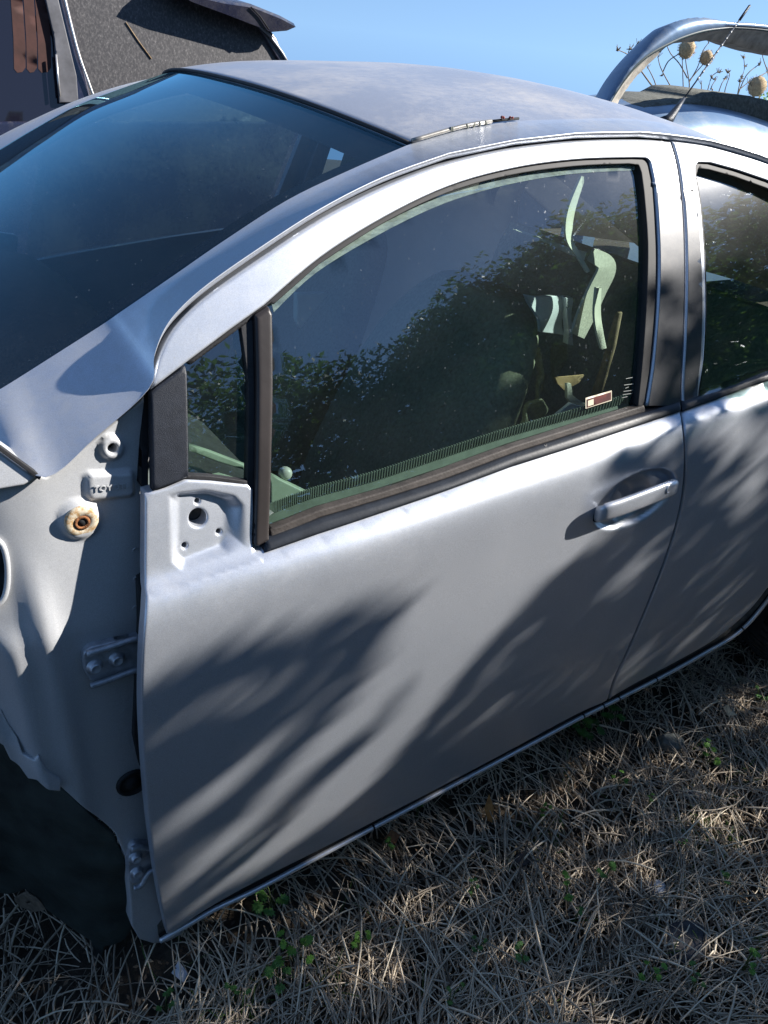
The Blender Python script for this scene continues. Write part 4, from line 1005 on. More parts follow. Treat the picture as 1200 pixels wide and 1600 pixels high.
weeds = [(1010, 1300+250, .028, 5, 1, 'green weed left of the lower right corner weed'), (610, 1340, .022, 4, 0, 'green weed in the straw below the dark strip at the sill'), (840, 1290, .024, 4, 1, 'green weed below the broken-leaf patch near centre right'), (560, 1490, .026, 5, 1, 'bright weed right of the lobed weed at the lower left'), (1130, 1390, .026, 4, 0, 'green weed right of the pale stone'), (960, 1240, .024, 4, 1, 'green weed between sill patch and brown stone'), (730, 1420, .02, 4, 0, 'dark small weed left of the clover-like one'),
  (425, 1430, .05, 9, 0, 'low green weed against the sill at the front end of the door'), (460, 1515, .038, 7, 1, 'bright green lobed weed in the straw below the door front'), (436, 1560, .035, 5, 0, 'dark green weed near the bottom edge left of centre'),
  (905, 1150, .06, 12, 0, 'dense dark green weed patch under the middle of the sill'), (945, 1130, .045, 8, 0, 'green weed just right of the dense patch under the sill'), (1103, 1190, .035, 7, 1, 'bright green sprig right of the grey stone under the rear door'),
  (878, 1425, .03, 5, 1, 'bright green clover-like weed in the middle of the straw'), (890, 1460, .02, 3, 0, 'tiny green weed just below the clover-like one'), (1010, 1270, .018, 3, 0, 'tiny weed left of the broken stalks below the rear door'),
  (1155, 1525, .03, 5, 1, 'green weed by the lower right corner'), (940, 1390, .03, 5, 0, 'wispy green weed left of the pale stone'), (815, 1525, .03, 5, 0, 'green weed below the clover-like one near the bottom'),
  (650, 1282, .015, 3, 1, 'tiny green sprig close under the sill'), (745, 1500, .022, 4, 0, 'small green weed between straw bundles at bottom centre'), (368, 1575, .025, 4, 0, 'small green weed at the bottom left'), (260, 1588, .025, 4, 0, 'green weed at the bottom edge under the wheel house'),
  (700, 1580, .02, 3, 0, 'little weed at the bottom edge near centre'), (1060, 1335, .018, 3, 1, 'tiny bright weed above the brown stone'), (1180, 870+230, .03, 5, 0, 'weed in front of the rear wheel'), (1075, 1560, .025, 4, 0, 'small weed below the dark flat stone')]
for i, (x, y, s, nl, mi, lb) in enumerate(weeds): weed(x, y, s, nl, WEEDM[mi], lb, 40+i)
# stones
def stone(px, py, s, col, label, seed, flat=.5, cat='stone'):
    rr = np.random.default_rng(seed); p = on_z(px, py); V = []; Fc = []; K, N = 7, 12
    for i in range(K+1):
        th = math.pi*i/K
        for j in range(N):
            ph = 2*math.pi*j/N; V.append([math.sin(th)*math.cos(ph), math.sin(th)*math.sin(ph), math.cos(th)])
    V = np.array(V); d = rr.normal(size=(7, 3)); d /= np.linalg.norm(d, axis=1)[:, None]; cutd = rr.uniform(.55, .85, 7)
    for q, c in zip(d, cutd):
        k = V@q; V = V-np.outer(np.maximum(0, k-c), q)
    V = V*s*np.array([1.2, .9, flat])+np.array([p[0], p[1], float(gh(p[0], p[1]))+s*flat*.55+.022])
    for i in range(K):
        for j in range(N): a = i*N+j; b = i*N+(j+1) % N; Fc.append((a, b, b+N, a+N))
    o = mk('stone', V, Fc, simple('stone_'+str(seed), col, .85, var=.45, scale=70, bump=.7, bscale=160), None, False); tag(o, label, cat, 'stones in the straw')
stone(1045, 1160, .038, (.13, .14, .13), 'large grey-green stone half buried in straw under the rear door', 1, .6)
stone(1022, 1395, .022, (.36, .38, .42), 'pale bluish-white rough stone lying in the straw', 2, .5)
stone(1056, 1318, .018, (.20, .19, .15), 'brown-grey rounded stone above the pale stone', 3, .6)
stone(1070, 1485, .050, (.055, .055, .06), 'dark flat stone at the lower right, sunk in soil', 4, .25)
stone(768, 1553, .009, (.35, .35, .33), 'tiny pale pebble near the bottom centre', 5, .7)
stone(495, 1372, .008, (.30, .31, .30), 'tiny grey pebble beside the sill', 6, .7)
stone(560, 1380, .009, (.15, .15, .15), 'small dark pebble just below the sill', 7, .6)
stone(1085, 1245, .022, (.16, .16, .18), 'grey-blue stone right of the sill weeds', 8, .35)
stone(812, 1358, .018, (.09, .075, .07), 'dark brown broken clod among the chopped stalks', 9, .6, 'clod')
# white paper scrap, dry leaves
def leafcard(name, quad, mat, label, cat, lift=.02):
    P = [on_z(x, y, lift+float(dz)) for x, y, dz in quad]; V = P+[p+np.array([0, 0, -.001]) for p in P]; n = len(P)
    o = mk(name, V, [tuple(range(n)), tuple(range(2*n-1, n-1, -1))]+[(i, i+n, (i+1) % n+n, (i+1) % n) for i in range(n)], mat, None, False); return tag(o, label, cat)
leafcard('paper_scrap', [(268, 1520, .01), (279, 1501, .015), (293, 1520, 0), (287, 1535, 0), (280, 1530, .006)], simple('white_paper', (.55, .57, .62), .7, var=.1), 'small torn white paper scrap on dark soil below the wheel house', 'paper')
leafcard('dry_leaf', [(757, 1262, .03), (764, 1240, .05), (772, 1262, .03), (769, 1285, .01), (762, 1282, .01)], simple('rusty_leaf', (.35, .15, .04), .7, var=.3, scale=90), 'rust-orange curled dry leaf standing by the sill', 'leaf')
leafcard('dry_leaf', [(1130, 1105, .03), (1138, 1100, .05), (1142, 1110, .03), (1152, 1117, .03), (1138, 1118, .02)], simple('pale_leaf', (.62, .50, .34), .7, var=.2, scale=90), 'pale dry leaf catching light under the rear door', 'leaf')
leafcard('dry_leaf', [(600, 1310, .02), (612, 1296, .03), (625, 1305, .02), (618, 1318, .01)], simple('brown_leaf', (.24, .10, .04), .7, var=.4, scale=90), 'brown crumpled dry leaf in the dark strip under the sill', 'leaf')
# chopped pale stalks bundle
parts = []
c0 = on_z(1010-225, 1345, .03)
for k in range(9):
    a = math.radians(random.uniform(15, 55)); l = random.uniform(.03, .06); q = c0+np.array([random.uniform(-.03, .03), random.uniform(-.02, .02), random.uniform(-.005, .012)])
    d = np.array([math.cos(a), math.sin(a), random.uniform(-.1, .1)])*l; parts.append(tube_data([q-d/2, q+d/2], .0022, 6))
o = mk('chopped_stalks', *merge(parts), simple('pale_stalks', (.42, .34, .22), .6, var=.3, scale=80), None); tag(o, 'little heap of pale chopped stalks in the straw near centre', 'stalks')
# twig bits under the rear
for k, pth in enumerate([[(1080, 1035, .05), (1110, 1060, .02), (1150, 1080, .03), (1190, 1088, .02)], [(1085, 1038, .04), (1125, 1066, .05), (1175, 1078, .06), (1200, 1072, .05)], [(1160, 1000+40, .09), (1168, 1058, .05), (1190, 1075, .03)], [(985, 1090, .06), (978, 1125, .02)]]):
    o = tube('twig', [on_z(x, y, z) for x, y, z in pth], .002, simple('twig_bark', (.12, .09, .07), .8) if k == 0 else bpy.data.materials['twig_bark'], None, 5)
    tag(o, ['long thin twig lying under the rear door towards the wheel', 'upper twig bent in front of the rear wheel', 'short twig standing against the rear wheel', 'thin dark twig under the shut line of the doors'][k], 'twig')

# ------------------------------------------------------------------ things behind
SUVP = paint('dark_blue_van_paint', (.018, .020, .045), metal=.3, rough=.25, coat=.8, dust=.3, low=False)
def mk_dusty():
    M = MT('dust_caked_glass'); n = M.noise(150, 5, .75, stretch=(1, 1, .6, 0, .5, 0)); n2 = M.noise(4, 4)
    f = M.ramp(n, [(.44, .02), (.60, .16), (.76, .6)])
    c = M.mix(f, (.012, .011, .014), (.40, .37, .36)); b = M.bsdf(c, .5, spec=.6); M.l(b.outputs[0], M.out.inputs[0]); return M.m
DUSTY = mk_dusty()
SY = 2.55
Fs = lambda x, z: SY+.22*max(0, z-.95)
SUVE = empty('dark_estate_car', (.4, SY+.8, 0), 'dark blue car with dust-caked rear side window and roof spoiler behind the silver roof', 'car')
def spx(pts, F=Fs): return pxpoly(pts, F)
roofz = 1.72
sxy = spx([(-700, 40), (-100, -60), (130, -70), (300, -8), (415, 35), (432, 60), (455, 110)])
x0s = sxy[0][0]; x1s = sxy[-1][0]
body = sxy+[(x1s+.10, .95), (x1s+.14, .6), (x1s+.10, .35), (x1s-.5, .30), (x1s-.62, .55), (x1s-.85, .62), (x1s-1.08, .55), (x1s-1.2, .30), (x0s-.6, .30), (x0s-.7, .8), (x0s-.5, 1.0)]
wq = spx([(104, -6), (150, -25), (296, -2), (352, 22), (404, 42), (436, 96), (470, 190), (150, 190), (134, 118)])
wf = spx([(-400, 60), (-60, -25), (66, -12), (88, 60), (106, 190), (-300, 190)])
B = panel('body_side', body, Fs, SUVP, SUVE, er=.006, flange=.05, step=.05, holes=[wq, wf])
rust = MT('dark_car_glass'); rust.bsdf((.010, .010, .018), .08, spec=.6); rust = rust.done()
panel('front_side_glass', wf, Fs, rust, SUVE, off=.012, er=0, flange=0, step=.06)
panel('rear_side_glass', wq, Fs, DUSTY, SUVE, off=.012, er=0, flange=0, step=.04)
REDREFL = simple('painted_red_reflection', (.055, .022, .018), .8, var=.35, scale=16)  # reddish reflections in the side glass, painted on as flat strips
for k, (xa, xb) in enumerate([(16, 34), (36, 52), (54, 74)]):
    panel('red_reflection_strip', spx([(xa, -30), (xb, -30), (xb+7, 70), (xb+7, 106), (xb+2, 113), (xa+12, 114), (xa+7, 108), (xa+6, 60)]), Fs, REDREFL, SUVE, off=.0105, er=0, flange=0, step=.03)
panel('pillar_trim', spx([(66, -20), (86, -20), (104, 55), (119, 118), (122, 160), (92, 160), (84, 60)]), Fs, simple('grey_pillar', (.10, .10, .11), .5, var=.3), SUVE, off=-.008, er=.003, flange=.01, step=.02)
tube('chrome_edge', [hit(x, y, Fs)+np.array([0, -.012, 0]) for x, y in spline([(98, -10), (110, 40), (122, 85), (136, 125), (145, 150)], 4)], .0045, simple('pale_chrome', (.6, .58, .56), .25, .7), SUVE, 8)
tube('pillar_edge', [hit(x, y, Fs)+np.array([0, -.014, 0]) for x, y in [(86, 85), (89, 120), (92, 150)]], .004, bpy.data.materials['pale_chrome'], SUVE, 8)
tube('rear_window_edge', [hit(x, y, Fs)+np.array([0, -.004, 0]) for x, y in [(404, 40), (420, 55), (440, 82), (456, 110)]], .006, simple('grey_edge', (.28, .28, .29), .4, .3), SUVE, 8)
tube('brown_streak', [hit(x, y, Fs)+np.array([0, .010, 0]) for x, y in [(198, 35), (218, 65), (238, 92)]], .0028, WOODM, SUVE, 6)  # thin rod set in the pane, stands for a faint brown streak on it
# spoiler
sp_out = [(258, -22), (300, -6), (352, 6), (395, 12), (440, 30), (462, 42), (448, 48), (424, 50), (396, 39), (352, 22), (300, 3)]
so_ = pxpoly(sp_out, lambda x, z: SY+.06)
rows = [[np.array([x, SY+.06+dy, z+dz]) for x, z in so_] for dy, dz in ((0, -.0), (.02, .012), (.5, .05), (1.1, .05), (1.5, .012))]
S = loft('roof_spoiler', rows, SUVP, SUVE, close=True)
n_ = len(so_); me = S.data
mk('spoiler_end', [np.array([x, SY+.059, z]) for x, z in so_], [tuple(range(n_))], SUVP, S)
tube('spoiler_joint', [hit(x, y, lambda x, z: SY+.054) for x, y in [(392, 11), (406, 25), (420, 46)]], .003, GAP, S, 6)
rows = [[np.array([x, SY+dy+.22*max(0, z-.95), z+dz]) for x, z in sxy] for dy, dz in ((.05, 0), (.2, .03), (.8, .05), (1.35, .03))]
loft('roof', rows, SUVP, SUVE)
box('far_body', (x1s-1.4, SY+.85, .72), (3.0, 1.5, .76), SUVP, SUVE)
for wx in (x1s-.86,):
    k = 30; V, Fc = lathe_data((wx, SY+.02, .30), [(.30, -.2), (.30, -.02), (.28, .0), (.19, .0), (.17, -.03), (.05, -.02)], (0, -1, 0), k); mk('rear_wheel', V, Fc, TYREM, SUVE)

# ---- pale blue car roof behind, with a weathered mat on it
BLUEP = paint('pale_blue_silver_paint', (.14, .22, .34), metal=.35, rough=.4, coat=.3, dust=.3, low=False)
PY = 3.4
BE = empty('pale_blue_car', (4., PY+.7, 0), 'pale blue-silver car roof showing low behind the silver roof under the torn arch', 'car')
def py_(x, y, yy): return on_y(x, y, yy)
topc = spline([(930, 205), (960, 185), (990, 173), (1030, 165), (1075, 162), (1130, 169), (1200, 190), (1280, 225), (1380, 290)], 6)
P0 = [on_y(x, y, PY) for x, y in topc]
rows = []
for dy, dz, sx in ((-.45, -.62, 1.), (-.36, -.30, 1.), (-.26, -.12, 1.), (-.14, -.035, 1.), (0, 0, 1.), (.3, .012, 1.), (.7, -.01, 1.), (.95, -.08, 1.), (1.1, -.5, 1.)):
    rows.append([p+np.array([0, dy, dz if p[2] > .5 else dz]) for p in P0])
rows = [[p+np.array([0, -.5, -.62-.0]) for p in P0]]+rows[1:]
rows.insert(0, [np.array([p[0], PY-.5, .25]) for p in P0])
rows.append([np.array([p[0], PY+1.15, .25]) for p in P0])
loft('body', rows, BLUEP, BE)
mz = spline([(1004, 168), (1030, 160), (1060, 156), (1088, 156), (1098, 150), (1110, 145), (1150, 147), (1200, 158), (1280, 190)], 6)
mo = spline([(990, 174), (1020, 168), (1045, 165), (1060, 164), (1070, 163.5), (1080, 163.5), (1130, 170), (1200, 191), (1280, 226)], 6)
rows = [[on_y(x, y+1, PY-.01) for x, y in mo], [on_y(x, (y+y2)/2, PY+.0) for (x, y), (x2, y2) in zip(mz, mo)], [on_y(x, y+random.uniform(-1, 1), PY+.02) for x, y in mz], [on_y(x, y-1, PY+.02)+np.array([0, .5, .0]) for x, y in mz], [on_y(x, y, PY)+np.array([0, .7, -.1]) for x, y in mz]]
o = loft('weathered_mat', rows, simple('weathered_grey_green_mat', (.13, .13, .11), .9, var=.45, scale=45, bump=.6, bscale=120), None); tag(o, 'weathered grey-green mat draped over the pale blue car roof', 'mat')
# ---- torn body aperture arch
AE = empty('body_aperture_arch', (3.3, 2.9, 1.3), 'torn pale blue car body arch with grubby beige lining standing behind the silver roof', 'body part')
AY = 3.0
outer = spline([(938, 175), (947, 155), (964, 125), (984, 98), (1008, 72), (1035, 47), (1052, 35), (1075, 29), (1105, 28), (1140, 34), (1200, 38), (1290, 50), (1380, 110), (1420, 200)], 6)
seam = spline([(944, 178), (953, 158), (972, 128), (993, 102), (1016, 83), (1045, 67), (1070, 56), (1100, 47), (1130, 43), (1150, 42), (1200, 46), (1285, 62), (1370, 118), (1408, 205)], 6)
seam2 = [(x+1, y+4) for x, y in seam]
inner = spline([(962, 178), (966, 160), (980, 138), (996, 118), (1014, 100), (1038, 76), (1050, 68), (1080, 66), (1105, 64), (1132, 64), (1170, 76), (1200, 84), (1300, 110), (1380, 200)], 6)
def arow(c, y, j=0): return [on_y(px, py+random.uniform(-j, j), y) for px, py in c]
r_out_back = [p+np.array([.12, .22, -.03]) for p in arow(outer, AY)]
loft('outer_skin', [r_out_back, arow(outer, AY, .8), [(a+b)/2+np.array([0, -.03, .004]) for a, b in zip(arow(outer, AY), arow(seam, AY-.03))], arow(seam, AY-.03)], BLUEP, AE)
loft('dark_seam', [arow(seam, AY-.03), [p+np.array([0, -.006, 0]) for p in arow([(x+.5, y+2) for x, y in seam], AY-.03)], arow(seam2, AY-.025)], simple('dark_teal_seal', (.02, .04, .045), .5), AE)
i1 = arow(inner, AY+.03, .7)
loft('lining', [arow(seam2, AY-.025), [(a*.5+b*.5)+np.array([0, .01, 0]) for a, b in zip(arow(seam2, AY-.02), i1)], i1, [p+np.array([.01, .2, 0]) for p in i1]], simple('grubby_beige_lining', (.40, .37, .32), .8, var=.4, scale=14, bump=.3), AE)
# foot of the arch down to ground, hidden behind the roof
box('arch_post', tuple(np.array(on_y(960, 178, AY))*np.array([1, 1, 0])+np.array([.0, .1, .63])), (.10, .2, 1.22), BLUEP, AE)
pr = on_y(1410, 205, AY); box('arch_post', (pr[0], AY+.1, pr[2]/2), (.10, .2, pr[2]), BLUEP, AE)
# ---- dry thistles
DRY = simple('dry_thistle_stem', (.21, .165, .11), .85, var=.35, scale=40); FLUFF = simple('fluffy_thistle_head', (.50, .38, .23), .95, var=.3, scale=60, bump=.8, bscale=300)
TY = 4.3
def thistle(stems, heads, buds, label, seed):
    rr = random.Random(seed); q = on_y(*stems[0][0], TY); Et = empty('dry_thistle', (q[0], TY, 0), label, 'dry plant', 'dry thistles behind the arch')
    parts = []
    for sI, s in enumerate(stems):
        pts = [on_y(x, y, TY+rr.uniform(-.02, .02)) for x, y in s]
        if sI == 0: pts = [np.array([pts[0][0], TY, 0.])]+pts
        r0 = .008 if sI == 0 else .0050; parts.append(tube_data(spline(pts, 3), list(np.linspace(r0, .0028, len(spline(pts, 3)))), 6, False))
        e = pts[-1]
        for k in range(4):
            d = np.array([rr.uniform(-1, 1), rr.uniform(-.5, .5), rr.uniform(.1, 1)])*.035; parts.append(tube_data([e-np.array([0, 0, .01]), e+d], .002, 4, False))
    mk('stem', *merge(parts), DRY, Et)
    for hx_, hy, rp_ in heads:
        c = on_y(hx_, hy, TY-.01); rad = .88*rp_/FOC*np.linalg.norm(c-CAM)
        V, Fc = lathe_data(c, [(rad*.3, -rad), (rad*.75, -rad*.72), (rad*1.0, -.1*rad), (rad*.92, rad*.45), (rad*.6, rad*.85), (rad*.15, rad*1.02)], (rr.uniform(-.3, .3), 0, 1), 14)
        V = [v+(v-c)*rr.uniform(-.08, .08) for v in V]; hd = mk('seed_head', V, Fc, FLUFF, Et)
        fp = []
        for k in range(240):
            d = np.array([rr.gauss(0, 1) for _ in range(3)]); d /= np.linalg.norm(d)
            e = d+np.array([rr.gauss(0, .25) for _ in range(3)]); fp.append(tube_data([c+d*rad*.85, c+d*rad*.9+e*rad*.28], .0010, 3, False))
        mk('fluff', *merge(fp), FLUFF, hd)['kind'] = 'stuff'
    parts = []
    for bx, by in buds:
        c = on_y(bx, by, TY)
        for k in range(7):
            d = np.array([rr.uniform(-1, 1), rr.uniform(-1, 1), rr.uniform(-.3, 1.2)])*.022; parts.append(tube_data([c, c+d], [.006, .002], 5, False))
    if parts: mk('dry_buds', *merge(parts), DRY, Et)
thistle([[(1078, 170), (1076, 150), (1077, 130), (1072, 100), (1071, 86)], [(1077, 128), (1090, 105), (1098, 80), (1108, 66)], [(1078, 125), (1092, 108), (1101, 98)], [(1074, 122), (1062, 100), (1048, 84), (1040, 66)], [(1068, 150), (1067, 120), (1066, 92)], [(1036, 112), (1044, 96), (1058, 86), (1070, 80)], [(1096, 150), (1096, 130)]], [(1073, 77, 12), (1104, 90, 9.5)], [(1034, 118)], 'tall dry thistle with two round fluffy heads inside the arch', 1)
thistle([[(1040, 172), (1030, 150), (1012, 125), (1000, 108), (992, 92), (975, 82), (965, 78)], [(1030, 150), (1022, 125), (1012, 105)], [(1060, 155), (1045, 130), (1032, 105), (1028, 88)], [(985, 90), (982, 82), (985, 75)], [(992, 92), (990, 78), (996, 68)], [(1043, 150), (1047, 140)]], [], [(1047, 142), (985, 77), (966, 79), (996, 70)], 'bare branching dry thistle poking out left of the arch', 2)
thistle([[(1182, 175), (1180, 150), (1172, 130)], [(1150, 160), (1156, 130), (1163, 108), (1162, 90)], [(1152, 150), (1166, 118), (1184, 102), (1188, 98)], [(1155, 140), (1170, 128)], [(1205, 150), (1200, 115), (1192, 90), (1190, 70)], [(1185, 120), (1200, 112)]], [(1183, 135, 13)], [(1158, 122), (1156, 128), (1186, 102), (1162, 90), (1164, 104)], 'dry thistle with one large tan fluffy head at the right edge', 3)
thistle([[(1108, 165), (1110, 140), (1118, 125)], [(1100, 160), (1106, 140), (1112, 120), (1122, 112)], [(1130, 165), (1133, 140), (1140, 118), (1138, 113)], [(1118, 160), (1128, 130), (1136, 122)]], [], [(1112, 122), (1116, 124), (1124, 113), (1132, 124), (1137, 114)], 'short withered thistle with brown buds between the two headed ones', 4)
r = np.random.default_rng(5); c = on_y(1198, 165, TY-.1); n = 160
V = np.zeros((n, 4, 3)); P = c+r.normal(0, .05, (n, 3)); 
for k, (u, v) in enumerate(((-1, 0), (0, -.5), (1, 0), (0, .5))):
    V[:, k] = P+(r.normal(size=(n, 3))*0+np.array([u, 0, v])*.018)+r.normal(0, .004, (n, 3))
o = mk_np('green_shrub', V.reshape(-1, 3), np.arange(n*4).reshape(-1, 4), WEEDM[1], None, tone=r.random(n)); tag(o, 'small green leafy shrub at the right edge beside the thistle', 'shrub')

def tall_grass(c, n, h, label, seed):
    r = np.random.default_rng(seed); parts = []; V = []; F = []
    for k in range(n):
        b = np.array(c)+np.array([r.normal(0, .12), r.normal(0, .12), 0]); a = r.uniform(0, 6.28); hh = h*r.uniform(.6, 1.1); bend = r.uniform(.1, .45); wd = r.uniform(.008, .016); s = len(V)
        for i in range(8):
            t = i/7; p = b+np.array([math.cos(a)*bend*t*t, math.sin(a)*bend*t*t, hh*(t-.28*t**3)]); w_ = wd*(1-t**2)+.001; q = np.array([-math.sin(a), math.cos(a), 0])*w_; V += [p-q, p+q]
        for i in range(7): F.append((s+2*i, s+2*i+1, s+2*i+3, s+2*i+2))
    o = mk_np('tall_grass', np.array(V), np.array(F), tone_mat('tall_grass_green', [(0, (.07, .15, .02)), (1, (.15, .28, .04))], .4, .5, tcol=(.35, .6, .08)), None, tone=r.random(len(F))); tag(o, label, 'grass', kind='stuff')
tall_grass((3.75, -2.1, 1.0), 130, .85, 'tuft of tall bright green grass on the bank mirrored low in the rear window', 8)
V_, F_ = lathe_data((3.75, -2.15, 0), [(1.0, -.1), (.85, .4), (.6, .8), (.3, .97), (.05, 1.02)], (0, 0, 1), 20)
tag(mk('earth_mound', V_, F_, SOIL), 'low earth mound under the tall grass behind the camera on the right', 'mound', kind='structure')
# ------------------------------------------------------------------ trees and hedge up-sun (seen in the glass, casting the dappled shade)
LIT = [  # photo outlines of the sunlit patches on the door side
  [(-400, -400), (2400, -400), (2400, 380), (1200, 395), (1110, 410), (1030, 430), (1008, 470), (1000, 600), (1000, 655), (975, 690), (955, 765), (905, 860), (815, 945), (742, 1035), (655, 1140), (550, 1262), (425, 1355), (295, 1436), (262, 1440), (300, 1360), (380, 1275), (440, 1210), (520, 1120), (590, 1020), (615, 965), (560, 955), (470, 985), (380, 1010), (300, 1040), (215, 1075), (150, 1090), (-400, 1300)],
  [(880, 850), (950, 800), (990, 790), (940, 840), (800, 960), (690, 1060)],
  [(1085, 655), (1120, 640), (1125, 665), (1100, 690), (1080, 680)], [(1135, 650), (1165, 640), (1185, 660), (1170, 690), (1130, 720), (1115, 700)], [(1185, 670), (1240, 650), (1250, 690), (1190, 705)],
  [(1140, 780), (1190, 730), (1210, 735), (1175, 790), (1150, 800)], [(975, 1055), (1010, 1015), (1030, 1005), (1000, 1045)], [(1060, 1012), (1095, 980), (1100, 985), (1080, 1005)],
  [(640, 1180), (700, 1120), (760, 1050), (720, 1110)], [(330, 1090), (430, 1045), (445, 1060), (345, 1112)], [(245, 1300), (330, 1235), (430, 1150), (520, 1075), (450, 1160), (340, 1265)], [(1020, 730), (1040, 700), (1052, 705), (1035, 750)], [(990, 900), (1020, 850), (1030, 855), (1005, 905)],
]
SHADE = [[(300, 1405), (420, 1290), (540, 1165), (640, 1065), (600, 1130), (450, 1290), (330, 1400)], [(285, 1330), (380, 1255), (470, 1160), (400, 1255), (300, 1340)]]
def grow(poly, k):
    P = np.array(poly, float); c = P.mean(0); d = P-c; L = np.linalg.norm(d, axis=1)[:, None]; return [tuple(q) for q in c+d*(L+k)/L]
LITX = [LIT[0]]+[grow(p, 13) for p in LIT[1:]]
LITG = [[(900, 1190), (925, 1165), (945, 1180), (930, 1200)], [(1125, 1100), (1150, 1095), (1155, 1120), (1130, 1120)], [(1170, 1490), (1200, 1480), (1230, 1500), (1195, 1515)], [(665, 1230), (690, 1215), (700, 1235), (680, 1245)]]
def shadow_px(Pts):
    """where each point's shadow falls: (photo x, y, on_car)"""
    t = (.045-Pts[:, 1])/(-SUN[1]); Q = Pts-SUN*t[:, None]            # sheet of the car side
    for _ in range(4):                                               # refine on the real side surface
        zc = np.interp(Q[:, 0], CX, CZ); u = Q[:, 2]-zc
        ys = np.where(u < 0, .058*(np.maximum(0, -u-.12)/.62)**2, .045+.30*u+.36*np.maximum(u, 0)**2).clip(0, .30)
        t = t+(ys-Q[:, 1])/(-SUN[1]); Q = Pts-SUN*t[:, None]
    g = Q[:, 2] < .17
    tg = Pts[:, 2]/SUN[2]; Qg = Pts-SUN*tg[:, None]
    Q = np.where(g[:, None], Qg, Q); pr = project(Q); return pr, g, Q
def allowed(Pts, rr, keepg=.0):
    pr, g, Q = shadow_px(Pts); ok = np.ones(len(Pts), bool); P2 = pr[:, :2]; front = pr[:, 2] > .15
    car = ~g & front
    for poly in LITX: ok &= ~(car & inpoly(P2, poly))
    sh = np.zeros(len(Pts), bool)
    for poly in SHADE: sh |= car & inpoly(P2, poly)
    for poly in LITG: ok &= ~(g & front & inpoly(P2, poly))
    hole = np.sin(11*Q[:, 0]+3*np.sin(5*Q[:, 1]+1))*np.sin(17*Q[:, 1]+2*np.sin(9*Q[:, 0])) > .88
    ok &= ~(g & hole)
    vt = Pts-np.array([3.75, -2.1, 1.5]); al = vt@SUN; ok &= ~((al > 0) & (np.linalg.norm(vt-al[:, None]*SUN, axis=1) < .42))
    ok &= ~(Q[:, 2] > np.where(Q[:, 0] > .96, 1.27, 1.0))                      # keep the roof and glass in the sun
    ok &= ~(car & (Q[:, 0] < -.05) & (Q[:, 2] > .45))
    ok |= sh
    return ok
LEAFM = tone_mat('tree_leaves', [(0, (.014, .045, .012)), (.5, (.026, .085, .020)), (1, (.045, .13, .030))], .5, .30, tcol=(.22, .40, .06))
def leaves(P, size, rr):
    n = len(P); a = rr.normal(size=(n, 3)); a /= np.linalg.norm(a, axis=1)[:, None]; b = np.cross(a, rr.normal(size=(n, 3))); b /= np.linalg.norm(b, axis=1)[:, None]
    s = size*rr.uniform(.6, 1.3, n)[:, None]; V = np.stack([P-a*s, P-b*s*.42+a*s*.1, P+a*s, P+b*s*.42+a*s*.1], 1)
    return V.reshape(-1, 3), np.arange(n*4).reshape(-1, 4)
rr = np.random.default_rng(21)
BARK = simple('grey_brown_bark', (.10, .08, .06), .9, var=.4, scale=25, bump=.6)
def limb_tree(base, core, label, leafP, leafsize, cat='tree', group=None, name='leafy_tree', n_l=14):
    T = empty(name, tuple(base), label, cat, group); base = np.array(base, float); cen = leafP.mean(0)
    parts = []; fork = np.array([base[0]*.7+cen[0]*.3, base[1]*.7+cen[1]*.3, base[2]+max(.8, (cen[2]-base[2])*.45)])
    parts.append(tube_data(spline([base-np.array([0, 0, .1]), base*.6+fork*.4+np.array([.04, .03, 0]), fork], 5), list(np.linspace(.10, .06, 11)), 10))
    idx = rr.choice(len(leafP), n_l, replace=False)
    for i in idx:
        e = leafP[i]; mid = fork*.45+e*.55+rr.normal(0, .08, 3)+np.array([0, 0, .12])
        parts.append((tube_data(spline([fork, mid, e], 4), list(np.linspace(.035, .006, 9)), 6)))
    ok = []
    for v, f in parts:                        # keep limbs out of the sun's way to the lit panels
        if len(ok) == 0 or allowed(np.array(v), rr).mean() > .97: ok.append((v, f))
    mk('trunk', *merge(ok), BARK, T)
    V, Fq = leaves(leafP, leafsize, rr)
    if core is not None:
        V2, F2 = leaves(core, .13, rr); Fq = np.vstack([Fq, F2+len(V)]); V = np.vstack([V, V2])
    mk_np('crown', V, Fq, LEAFM, T, tone=rr.random(len(Fq)))
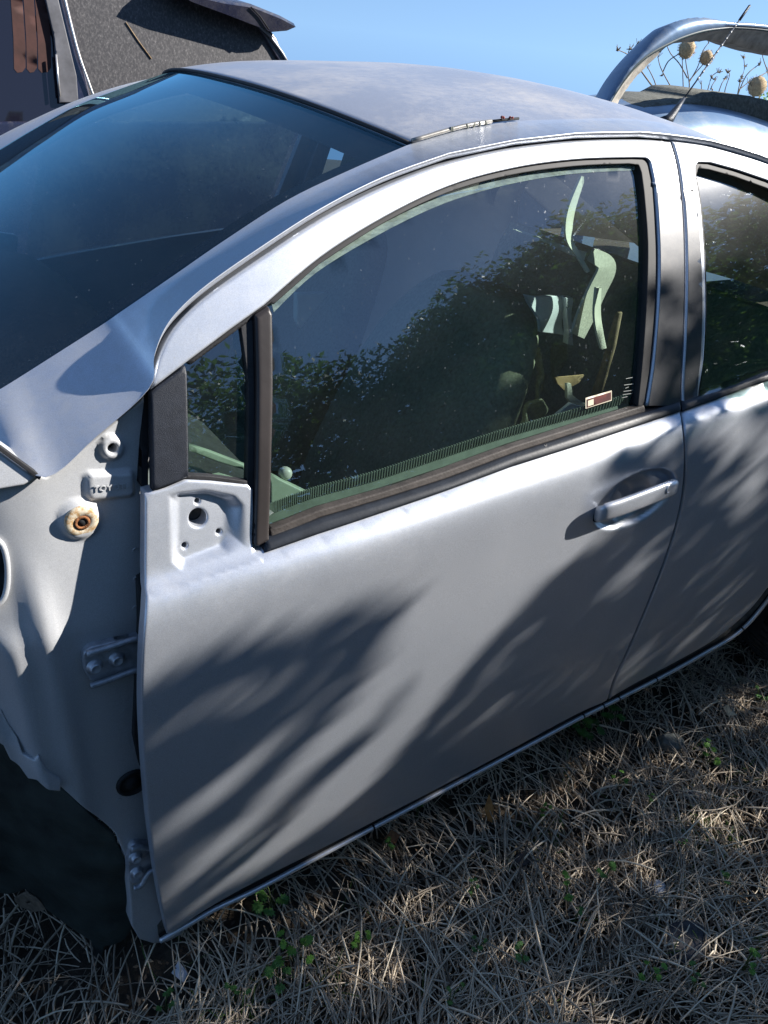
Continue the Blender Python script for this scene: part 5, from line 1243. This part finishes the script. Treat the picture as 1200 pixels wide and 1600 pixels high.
# the tree whose shade falls over the lower doors and the straw
def shade_points(n, t0, t1):
    px = rr.uniform(-350, 1700, n*3); py = rr.uniform(560, 1900, n*3); out = []
    # points on car side
    xs = rr.uniform(-.5, 3.0, n); zs = rr.uniform(.15, 1.28, n); A = np.stack([xs, np.full(n, .03), zs], -1)
    xg = rr.uniform(-.8, 3.2, n*2); yg = rr.uniform(-1.4, .25, n*2); G = np.stack([xg, yg, np.zeros(n*2)], -1)
    A[:, 1] = np.where(zs > 1., .045+.3*(zs-1.)+.45*(zs-1.)**2, .03); G = G[rr.random(len(G)) < .80]
    P = np.vstack([A, G]); P = P+SUN*rr.uniform(t0, t1, len(P))[:, None]+rr.normal(0, .01, (len(P), 3))
    return P[allowed(P, rr)]
SP = shade_points(12500, 2.7, 4.7)
limb_tree((4.4, -3.0, 0), None, 'leafy tree leaning over from the right behind the camera', SP, .034)
# hedge and trees that the side windows mirror
HT = [(-5, 2.7), (-1, 2.92), (2.4, 2.95), (2.7, 3.25), (3.0, 3.45), (3.9, 4.2), (4.7, 4.6), (5.9, 5.0), (6.5, 4.7), (7.2, 4.2), (8.5, 4.4), (12, 4.6)]
def hedge_points(x0, x1, n, y0=-4.3, y1=-3.0, ragged=.18):
    X = rr.uniform(x0, x1, n); top = np.interp(X, [h[0] for h in HT], [h[1] for h in HT])
    top = top+ragged*(np.sin(4.1*X+1)*.5+np.sin(9.7*X)*.4+.3*np.sin(23*X))
    Z = rr.uniform(0, 1, n)**.8*top; Y = rr.uniform(y0, y1, n)+.25*np.sin(3*X+2*Z)
    P = np.stack([X, Y, Z], -1); return P[allowed(P, rr)]
P = hedge_points(-5, 2.55, 60000, ragged=.02)
def core_points(a, b, n):
    X = rr.uniform(a, b, n); top = np.interp(X, [h[0] for h in HT], [h[1] for h in HT])-.25
    q = np.stack([X, rr.uniform(-4.9, -4.3, n), rr.uniform(0, 1, n)*top], -1); return q[allowed(q, rr)]
limb_tree((-1.2, -3.7, 0), core_points(-5, 2.6, 5000), 'flat-topped clipped green hedge behind the camera', P, .042, 'hedge', None, 'clipped_hedge', 20)
for k, (a, b, n) in enumerate([(2.4, 4.6, 26000), (4.3, 7.0, 32000), (6.6, 12., 40000)]):
    P = hedge_points(a, b, n, -4.6, -3.0, .30)
    limb_tree(((a+b)/2, -3.9, 0), core_points(a, b, int((b-a)*1300)), ['bushy green tree next to the clipped hedge behind the camera', 'tallest bushy green tree in the row behind the camera', 'broad spreading green tree at the far right of the row behind the camera'][k], P, .042, 'tree', 'trees behind the camera', 'bushy_tree', 24)
